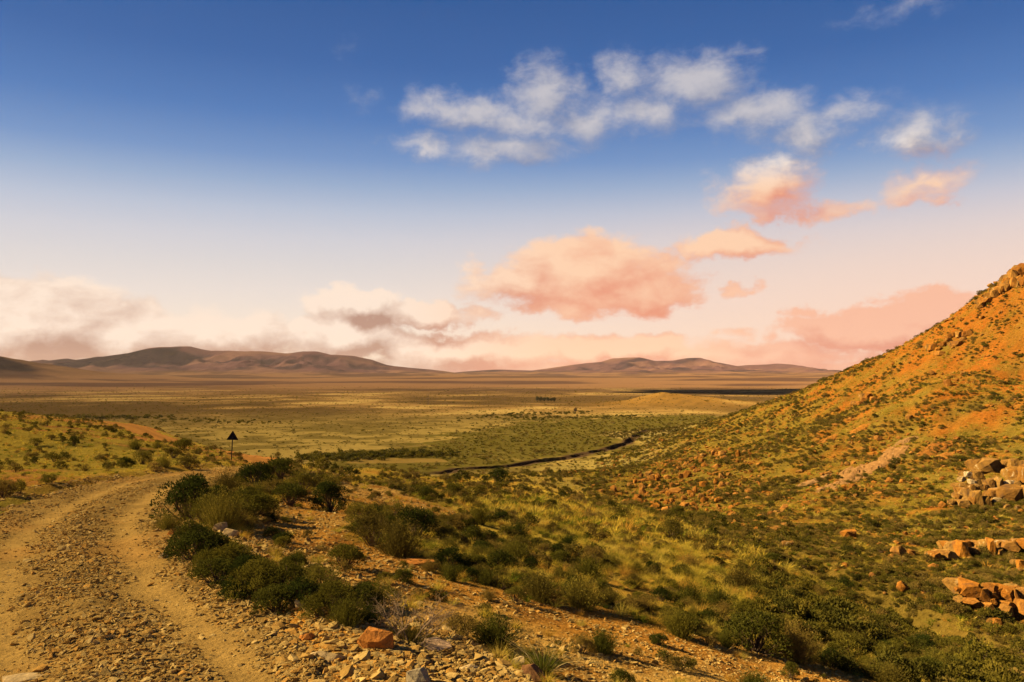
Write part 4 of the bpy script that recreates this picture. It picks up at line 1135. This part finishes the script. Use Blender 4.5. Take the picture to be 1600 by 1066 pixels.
FIELD = [(105, 505, 50, 55), (300, 580, 80, 100), (345, 520, 60, 90), (320, 600, 60, 60), (450, 645, 110, 70), (540, 680, 80, 50), (620, 525, 110, 45), (610, 465, 50, 40), (660, 390, 50, 60), (720, 380, 70, 60),
         (940, 205, 50, 50), (1010, 205, 80, 60), (1040, 235, 60, 50), (1140, 215, 40, 50), (1190, 205, 40, 40), (1195, 420, 70, 50), (985, 585, 110, 70), (860, 600, 60, 50), (830, 560, 60, 60), (690, 580, 50, 40),
         (780, 520, 40, 70), (480, 690, 60, 40), (390, 380, 60, 50), (420, 410, 60, 50), (470, 420, 50, 40), (330, 395, 40, 40), (800, 340, 60, 50), (850, 300, 60, 40), (1060, 380, 50, 40), (1000, 390, 60, 60),
         (620, 680, 40, 30), (780, 670, 40, 40), (960, 310, 60, 50), (230, 465, 50, 40), (280, 440, 40, 40), (560, 545, 50, 40), (650, 500, 40, 40), (410, 480, 50, 30), (440, 560, 50, 40), (370, 600, 40, 40),
         (880, 640, 40, 30), (1120, 540, 60, 30), (1150, 460, 40, 40), (1050, 460, 40, 40), (950, 450, 50, 50), (760, 560, 40, 30), (260, 620, 40, 40), (190, 605, 40, 30), (580, 470, 30, 40), (830, 270, 40, 40)]
BIG = {4: 'biggest squarish boulder at the lower edge of the orange rock field', 16: 'broad flat boulder beside a dark bush in the orange rock field', 6: 'long low slab in the middle of the orange rock field',
       11: 'largest boulder at the upper end of the orange rock field', 0: 'lone boulder at the far left end of the orange rock field', 15: 'single smooth boulder right of the orange rock field'}


def boulder(u, v, w, h, label, group=None, me=None):
    p = hit(u, v + h * .42); k = p.y / FPX
    o = obj('boulder', me or BOULD[random.randrange(6)], label=label, cat='boulder', group=group, loc=(p.x, p.y + w * k * .2, p.z - .05 * h * k)); o.scale = (w * k * 1.1, w * k, h * k * 1.7)
    o.rotation_euler = (random.uniform(-.15, .15), random.uniform(-.15, .15), random.uniform(0, 6.28)); return o


for i, (a_, b_, w_, h_) in enumerate(FIELD):
    boulder(940 + a_ / 5.333, 670 + b_ / 5.333, w_ / 5.333, h_ / 5.333, BIG.get(i, 'orange boulder among many in the rock field at the foot of the hill'), None if i in BIG else 'boulders of the orange rock field')
boulder(1482, 600, 14, 10, 'single dark-sided boulder alone on the upper hill slope')
boulder(1232, 850, 18, 12, 'dark rock at the head of the shaded gully', None, BLOCKB[2])

# ------------------------------------------------------------------ trees and poles far out on the plain
def far_tree(seed, p, hgt, wid, label, mat, group=None):
    g = np.random.default_rng(seed); n = 26; C = g.normal(size=(n, 3)); C /= np.linalg.norm(C, axis=1, keepdims=True); C = C * (g.uniform(.2, 1, n) ** .4)[:, None] * np.array([wid * .36, wid * .36, hgt * .33]) + np.array([0, 0, hgt * .58])
    P = np.repeat(C, 40, 0) + g.normal(size=(n * 40, 3)) * wid * .085
    V, F, T = leaves_mesh(P, g.normal(size=P.shape) + np.array([0, 0, .4]), g.uniform(.3, .7, len(P)), .28, g)
    e = empty('tree', p, label, 'tree', group); me = mesh_from('crown', V, F, mat); vcol(me, np.repeat(T[:, None], 3, 1)); obj('crown', me, e)
    segs = [((0, 0, -.3), (.1, 0, hgt * .35), .22, .16)] + [((.1, 0, hgt * .3), tuple(c), .12, .04) for c in C[:7]]
    V, F = tubes(segs, 6); obj('trunk', mesh_from('trunk', V, F, M_STEM), e)


M_TREE = mat_var('tree_leaf', [(.045, .058, .026), (.06, .068, .03)], .4, .2, transl=.2, tint=.8)
M_TREEB = mat_var('dry_tree_leaf', [(.13, .085, .045)], .4, .2, transl=.2, tint=.8)
for i, (u_, h_, w_, l_) in enumerate([(839.5, 6.6, 6.0, 'leftmost dark tree of the small grove on the plain'), (845, 6.0, 6.0, 'second tree from the left in the grove on the plain'), (850.5, 5.4, 6.0, 'middle tree of the grove on the plain'),
                                      (856, 5.8, 5.5, 'fourth tree from the left in the grove on the plain'), (861.5, 5.2, 5.0, 'fifth tree from the left in the grove on the plain'), (866, 5.6, 5.0, 'rightmost rounded tree of the grove on the plain')]):
    far_tree(700 + i, hit(u_, 628.5), h_ * 1.2, w_ * 1.1, l_, M_TREE, 'grove on the plain')
far_tree(710, hit(899.5, 644.5), 4.6, 4.6, 'lone brownish tree on the plain to the right of the grove', M_TREEB)


def pole():
    p = hit(668.5, 633); h = 17.5 * p.y / FPX; e = empty('utility_pole', p, 'thin double utility pole barely visible far out on the plain', 'pole')
    mt = mat_var('grey_timber', [(.10, .085, .075)], 4, .2)
    for s in (-1, 1): V, F = tubes([((s * .9, 0, -.5), (s * .9, 0, h), .16, .12)], 8); obj('post', mesh_from('post', V, F, mt), e)
    V, F = tubes([((-2.4, 0, h * .9), (2.4, 0, h * .9), .12, .12), ((-.9, 0, h * .55), (.9, 0, h * .85), .06, .06)], 6); obj('crossarm', mesh_from('crossarm', V, F, mt), e)


pole()

# ------------------------------------------------------------------ shrubs: the 300 that show largest singly, the rest as cover
sx, sy, sz, ss, sk = shrub_points()
dh = np.min(np.hypot(sx[:, None] - HERO_XY[:, 0], sy[:, None] - HERO_XY[:, 1]) - HERO_XY[:, 2] * .8, axis=1)
m = (dh > .25) & ((sy > 13) | (sx > 2)); sx, sy, sz, ss, sk = (q[m] for q in (sx, sy, sz, ss, sk))
vis = visible(sx, sy, sz + .45 * ss, ss, 700); app = np.where(vis, ss / sy, 0); order = np.argsort(-app); N1 = 284 - len(HERO)
single = order[:N1]; single = single[app[single] > 0]; rest = np.setdiff1d(np.arange(len(sx)), single)
CW = {0: 'dark green leafy', 1: 'olive leafy', 2: 'brown twiggy', 3: 'brushy green'}
su, sv = uv(sx, sy, sz)
for i in single:
    if sx[i] < -18: zone = 'on the yellow bank left of the road'
    elif sv[i] > 930: zone = 'among stones on the lower near slope'
    elif sy[i] > 60: zone = 'on the far part of the slope towards the gully'
    elif su[i] > 820: zone = 'among yellow grass on the mid slope'
    else: zone = 'on the slope below the gravel road'
    shrub(SHK[sk[i]], random.randrange(4), (sx[i], sy[i], sz[i] - .03), ss[i], '%s shrub %s' % (CW[sk[i]], zone), '%s shrubs %s' % (CW[sk[i]], zone), random.uniform(.75, 1.15))
G = RNG
A_ = []


def add(coll_list, x, y, z, size, pick, hs=1.0):
    n = len(x); coll_list.append((np.stack([x, y, z], 1), np.stack([G.normal(size=n) * .06, G.normal(size=n) * .06, G.uniform(0, 6.28, n)], 1), np.stack([size * G.uniform(.85, 1.2, n), size * G.uniform(.85, 1.2, n), size * hs], 1), pick))


def flush(name, coll, lst, label):
    scatter(name, coll, np.concatenate([q[0] for q in lst]), np.concatenate([q[1] for q in lst]), np.concatenate([q[2] for q in lst]), np.concatenate([q[3] for q in lst]), label)


lst = []; add(lst, sx[rest], sy[rest], sz[rest] - .03, ss[rest], G.integers(0, len(MID), len(rest)), G.uniform(.75, 1.15, len(rest)))
# hill shrubs
x, y = cone(64000, 36, 470, .85, .74, -.05); z, reg = land(x, y); n = fbm(x, y, 10, 3); n2 = fbm(x + 31, y - 11, 30, 4)
ok = (reg == 1) & (G.uniform(0, 1, len(x)) < np.clip(.55 + 1.5 * n + .4 * n2 - .35 * sstep(z, 20, 55), .05, 1))
k = ok.sum(); add(lst, x[ok], y[ok], z[ok] - .03, np.exp(G.normal(-.55, .36, k)) * (.9 + .0028 * y[ok]), G.integers(0, len(MID), k), G.uniform(.6, 1.0, k))
x, y = cone(15000, 24, 90, .6, .74, .10); z, reg = land(x, y); n = fbm(x, y, 5, 3)
ok = ((reg == 1) | (x > 14)) & (G.uniform(0, 1, len(x)) < np.clip(.5 + .9 * n, .1, .9)); k = ok.sum(); add(lst, x[ok], y[ok], z[ok] - .03, np.exp(G.normal(-.75, .4, k)), G.integers(0, len(MID), k), G.uniform(.6, 1.0, k))
x, y = cone(900, 22, 48, .6, .70, .30); z, reg = land(x, y); ok = (x > 9) & (fbm(x, y, 4, 3) > -.15); k = ok.sum()
add(lst, x[ok], y[ok], z[ok] - .03, np.exp(G.normal(-.2, .3, k)), G.choice([0, 2, 4, 6], k), G.uniform(.7, 1.1, k))
flush('low_shrubs', C_MID, lst, 'low scattered shrubs covering the hillside and the valley')

# plain shrubs
lst = []
x, y = cone(80000, 215, 2600, 1.35, .72, -.72); z, reg = land(x, y); u, v = uv(x, y, z); n = fbm(x, y, 25, 3); dk = inside(Z_DARKFLAT, u + 30 * n, v + 6 * n); terr = inside(Z_TERRACE, u, v)
gd, _, _ = polydist(GULLY, x, y)
ok = ((reg == 2) | ((reg == 1) & (z < 6)) | (reg == 6)) & (gd > 5.5) & ~terr & (G.uniform(0, 1, len(x)) < np.where(dk, .95, np.where(inside(Z_FLATR, u, v), .8, np.clip(.36 + .55 * n, .1, .8)) * sstep(y, 2600, 900)))
k = ok.sum(); add(lst, x[ok], y[ok], z[ok] - .03, np.exp(G.normal(-.12, .34, k)) * np.where(dk[ok], 1.25, 1.0) * (1 + .0006 * y[ok]), G.integers(0, len(FARB), k), G.uniform(.45, .8, k))
for (pa, pb, nn, s0, sp) in (((470, 720), (700, 712), 230, 3.0, 4.0), ((500, 716), (640, 712), 120, 3.4, 4.0), ((0, 652), (250, 655), 120, 4.0, 9.0), ((250, 657), (420, 662), 60, 3.0, 9.0), ((735, 656), (1000, 653), 110, 3.0, 10.0), ((760, 651), (900, 646), 70, 3.4, 10.0)):
    t = G.uniform(0, 1, nn); a, b = (Vector(((q[0] - CX) / FPX * yq, yq, 0)) for q, yq in ((pa, 36 * FPX / (pa[1] - HY)), (pb, 36 * FPX / (pb[1] - HY)))); xx = a.x + (b.x - a.x) * t + G.normal(size=nn) * sp; yy = a.y + (b.y - a.y) * t + G.normal(size=nn) * sp * 1.5
    add(lst, xx, yy, height(xx, yy) - .1, s0 * G.uniform(.6, 1.3, nn), G.choice([0, 2, 4, 6], nn), G.uniform(.7, 1.1, nn))
flush('plain_shrubs', C_FAR, lst, 'tiny dark shrubs dotted over the flat plain')

# grass
lst, lst2 = [], []
x, y = cone(66000, 8, 210, 1.0, .72, -.72); z, reg = land(x, y); u, v = uv(x, y, z); d, off, hw = offroad(x, y); n = fbm(x, y, 5, 3)
bare = inside(Z_BARE1, u, v) | inside(Z_BARE2, u, v); yel = inside(Z_YEL, u, v); left = x < -18
pr = np.where(bare, .06, np.where(yel, .95, np.where(left, np.clip(.7 + .9 * n, .1, 1), np.clip(.62 + .8 * n, .15, 1))))
ok = (reg == 0) & (d > hw + 1.0) & (G.uniform(0, 1, len(x)) < pr) & ((y > 12) | (x > 1)); size = np.exp(G.normal(-.35, .3, len(x))) * np.where(yel, 1.55, 1.0) * np.where(left, .55, 1)
nb = ok & (y < 50); k = nb.sum(); add(lst, x[nb], y[nb], z[nb], size[nb], np.where(G.uniform(0, 1, k) < np.where(left[nb], .2, .2), G.integers(4, 6, k), G.integers(0, 4, k)))
nb = ok & (y >= 50); k = nb.sum(); add(lst2, x[nb], y[nb], z[nb], size[nb] * 1.15, np.where(G.uniform(0, 1, k) < .22, 3, G.integers(0, 3, k)))
x, y = cone(70000, 36, 420, .9, .74, -.05); z, reg = land(x, y); n = fbm(x, y, 8, 3)
ok = ((reg == 1)) & (G.uniform(0, 1, len(x)) < np.clip(.6 + n, .1, 1)); k = ok.sum(); add(lst2, x[ok], y[ok], z[ok], np.exp(G.normal(-.35, .3, k)) * (1 + .003 * y[ok]), np.where(G.uniform(0, 1, k) < .2, 3, G.integers(0, 3, k)))
flush('grass', C_TUFT, lst, 'dry yellow grass tufts between the shrubs of the near slope')
flush('grass', C_TUFTL, lst2, 'fine dry grass on the valley sides and the hill')

# ------------------------------------------------------------------ stones
PX, PY, PS, PG = [], [], [], []
x, y = cone(280000, 6.0, 60, 1.5, .10, -.72); d, off, hw = offroad(x, y); nn = fbm(x, y, 1.4, 3); r0 = G.uniform(0, 1, len(x)); q = off - hw
tr = np.exp(-((off - 1.15) / .40) ** 2) + np.exp(-((off + 1.15) / .40) ** 2)
berm_r = (q > -.35) & (q < 2.3) & (off > 0); berm_l = (off < 0) & (d > hw - .3) & (d < hw + 1.3); mid = (d < hw - .3) & ~berm_r
tr = np.clip(tr, 0, 1)
pr = np.where(berm_r, .95 * np.clip(.8 + .5 * nn, .3, 1), np.where(berm_l, np.clip(.35 + 1.3 * nn, 0, 1), np.where(mid, np.clip((.62 + .9 * nn) * (1 - tr) ** 1.3, .035, .9), 0)))
sz_ = np.where(berm_r, np.exp(G.normal(-3.15, .60, len(x))), np.where(berm_l, np.exp(G.normal(-2.55, .45, len(x))), np.exp(G.normal(-3.1, .5, len(x)))))
ok = r0 < pr; PX.append(x[ok]); PY.append(y[ok]); PS.append(sz_[ok]); PG.append(np.where(berm_r, 0, np.where(berm_l, 1, 2))[ok])
x, y = cone(170000, 8, 75, 1.35, .60, -.45); z, reg = land(x, y); u, v = uv(x, y, z); d, off, hw = offroad(x, y); nn = fbm(x, y, 2.2, 3); b1 = inside(Z_BARE1, u, v); b2 = inside(Z_BARE2, u, v)
ok = (reg == 0) & (d > hw + 1.2) & (G.uniform(0, 1, len(x)) < np.where(b1, np.clip(.75 + .6 * nn, .2, 1), np.where(b2, np.clip(.6 + .6 * nn, .15, 1), .06)))
PX.append(x[ok]); PY.append(y[ok]); PS.append(np.exp(G.normal(-3.15, .55, ok.sum())) * (1 + .008 * y[ok])); PG.append(np.where(b1, 3, np.where(b2, 4, 5))[ok])
x, y, s_, g_ = (np.concatenate(q) for q in (PX, PY, PS, PG)); s_ = np.clip(s_, .02, .21)
z = height(x, y); onr = g_ == 2
if onr.any():
    zr, _, _, _ = road_surface(x[onr], y[onr]); z[onr] = np.maximum(zr, z[onr])
nr_ = (g_ == 0) | (g_ == 1); zr, _, _, _ = road_surface(x[nr_], y[nr_]); z[nr_] = np.maximum(z[nr_], zr)
vis = visible(x, y, z + .3 * s_, s_, 450); app = np.where(vis, s_ / y, 0); order = np.argsort(-app); single = order[:275]; rest = np.ones(len(x), bool); rest[single] = False
LBL = {0: ('angular tan stone among many heaped along the inner road berm', 'stones of the inner berm'), 1: ('one of the stones in the row along the outer road edge', 'stones of the outer road edge'),
       2: ('one of the loose flat stones on the gravel road surface', 'loose stones on the road'), 3: ('one of the stones strewn over the bare patch by the bend', 'stones of the bare patch'),
       4: ('one of the stones strewn over the orange soil below the berm', 'stones on the orange soil'), 5: ('one of the stones between the shrubs of the slope', 'stones between shrubs')}
for i in single:
    o = obj('stone', STONES[random.randrange(8)], label=LBL[int(g_[i])][0], cat='stone', group=LBL[int(g_[i])][1], loc=(x[i], y[i], z[i])); o.scale = (s_[i],) * 3
    o.rotation_euler = (random.gauss(0, .22), random.gauss(0, .22), random.uniform(0, 6.28))
k = rest.sum(); rot = np.stack([G.normal(size=k) * .38, G.normal(size=k) * .38, G.uniform(0, 6.28, k)], 1)
scatter('gravel', C_STONE, np.stack([x, y, z], 1)[rest], rot, np.repeat(s_[rest][:, None], 3, 1), G.integers(0, 8, k), 'loose angular gravel and stones along the road and on bare soil')
# hill rocks
x, y = cone(26000, 40, 360, .9, .74, 0); z, reg = land(x, y); u, v = uv(x, y, z); n = fbm(x + 5, y, 14, 3)
fld = inside([(960, 770), (1000, 735), (1110, 700), (1190, 705), (1200, 770), (1130, 800), (1010, 800)], u, v); slb = inside([(1200, 790), (1280, 690), (1350, 660), (1500, 680), (1500, 720), (1400, 780)], u, v)
ok = (reg == 1) & (G.uniform(0, 1, len(x)) < np.where(fld, .9, np.where(slb, .6, np.clip(.16 + .5 * n + .25 * sstep(z, 22, 60), .03, .8)))); x, y, z = x[ok], y[ok], z[ok]
s_ = np.clip(np.exp(G.normal(-1.2, .55, len(x))) * (.75 + .003 * y), .15, 1.6)
vis = visible(x, y, z + .3 * s_, s_, 500); app = np.where(vis, s_ / y, 0); order = np.argsort(-app); single = order[:230]; rest = np.ones(len(x), bool); rest[single] = False
u, v = uv(x, y, z)
for i in single:
    zone = ('on the lower hill above the valley floor', 'boulders of the lower hill') if v[i] > 800 else (('around the bare slabs on the hill', 'boulders around the slabs') if v[i] > 640 else ('on the orange upper slope of the hill', 'boulders of the upper hill'))
    o = obj('boulder', BOULD[random.randrange(6)], label='one of the small orange boulders scattered ' + zone[0], cat='boulder', group=zone[1], loc=(x[i], y[i], z[i])); o.scale = (s_[i], s_[i], s_[i] * random.uniform(.7, 1.2))
    o.rotation_euler = (random.gauss(0, .2), random.gauss(0, .2), random.uniform(0, 6.28))
k = rest.sum(); rot = np.stack([G.normal(size=k) * .2, G.normal(size=k) * .2, G.uniform(0, 6.28, k)], 1)
scatter('rubble', C_BOULD, np.stack([x, y, z], 1)[rest], rot, np.repeat(s_[rest][:, None], 3, 1), G.integers(0, 6, k), 'small orange rocks littering the hillside')


# ------------------------------------------------------------------ haze over the whole plain
def build_haze():
    m, t, o = mat_new('haze'); v = t.new('ShaderNodeVolumePrincipled'); v.inputs['Color'].default_value = (1.0, .88, .82, 1); v.inputs['Density'].default_value = 1.05e-5; v.inputs['Anisotropy'].default_value = 0.1
    t.l.new(v.outputs[0], o.inputs['Volume'])
    a, z0, z1 = 15600.0, -7.0, 420.0
    V = [(sx_ * a, sy_ * a, z_) for z_ in (z0, z1) for sy_ in (-1, 1) for sx_ in (-1, 1)]
    F = [(0, 2, 3, 1), (4, 5, 7, 6), (0, 1, 5, 4), (2, 6, 7, 3), (0, 4, 6, 2), (1, 3, 7, 5)]
    obj('haze', mesh_from('haze', V, F, m), label='thin dusty evening haze over the plain', kind='stuff')


build_haze()


# ------------------------------------------------------------------ clouds beyond the picture's left edge, which shade parts of the land in view
def build_cloud(shade, half, alt, seed, label):
    k = (alt - shade[2]) / math.tan(SUN_EL); c = Vector((shade[0] + math.sin(SUN_AZ) * k, shade[1] + math.cos(SUN_AZ) * k, alt))
    V, F = ICO[4]; V = V * (1 + .38 * vnoise3(V, .55, seed) + .16 * vnoise3(V, .2, seed + 3))[:, None]; V = V.copy(); V[:, 2] = np.where(V[:, 2] < 0, V[:, 2] * .3, V[:, 2]); V = V * np.array([half[0], half[1], half[0] * .22])
    o = obj('cloud', mesh_from('cloud', V, F, M_CLOUD, True), label=label, kind='structure', loc=c)


M_CLOUD = mat_var('cloud_vapour', [(.85, .82, .80)], .002, .05, transl=.3)
build_cloud((-3650, 7350, 130), (760, 620), 1900, 3, 'cloud shading the left part of the long mountain')
build_cloud((980, 1640, 2), (720, 330), 1500, 8, 'cloud shading the dark strip of plain behind the knoll')
build_cloud((-2450, 3250, 40), (420, 420), 1500, 14, 'cloud shading the dark low hill')
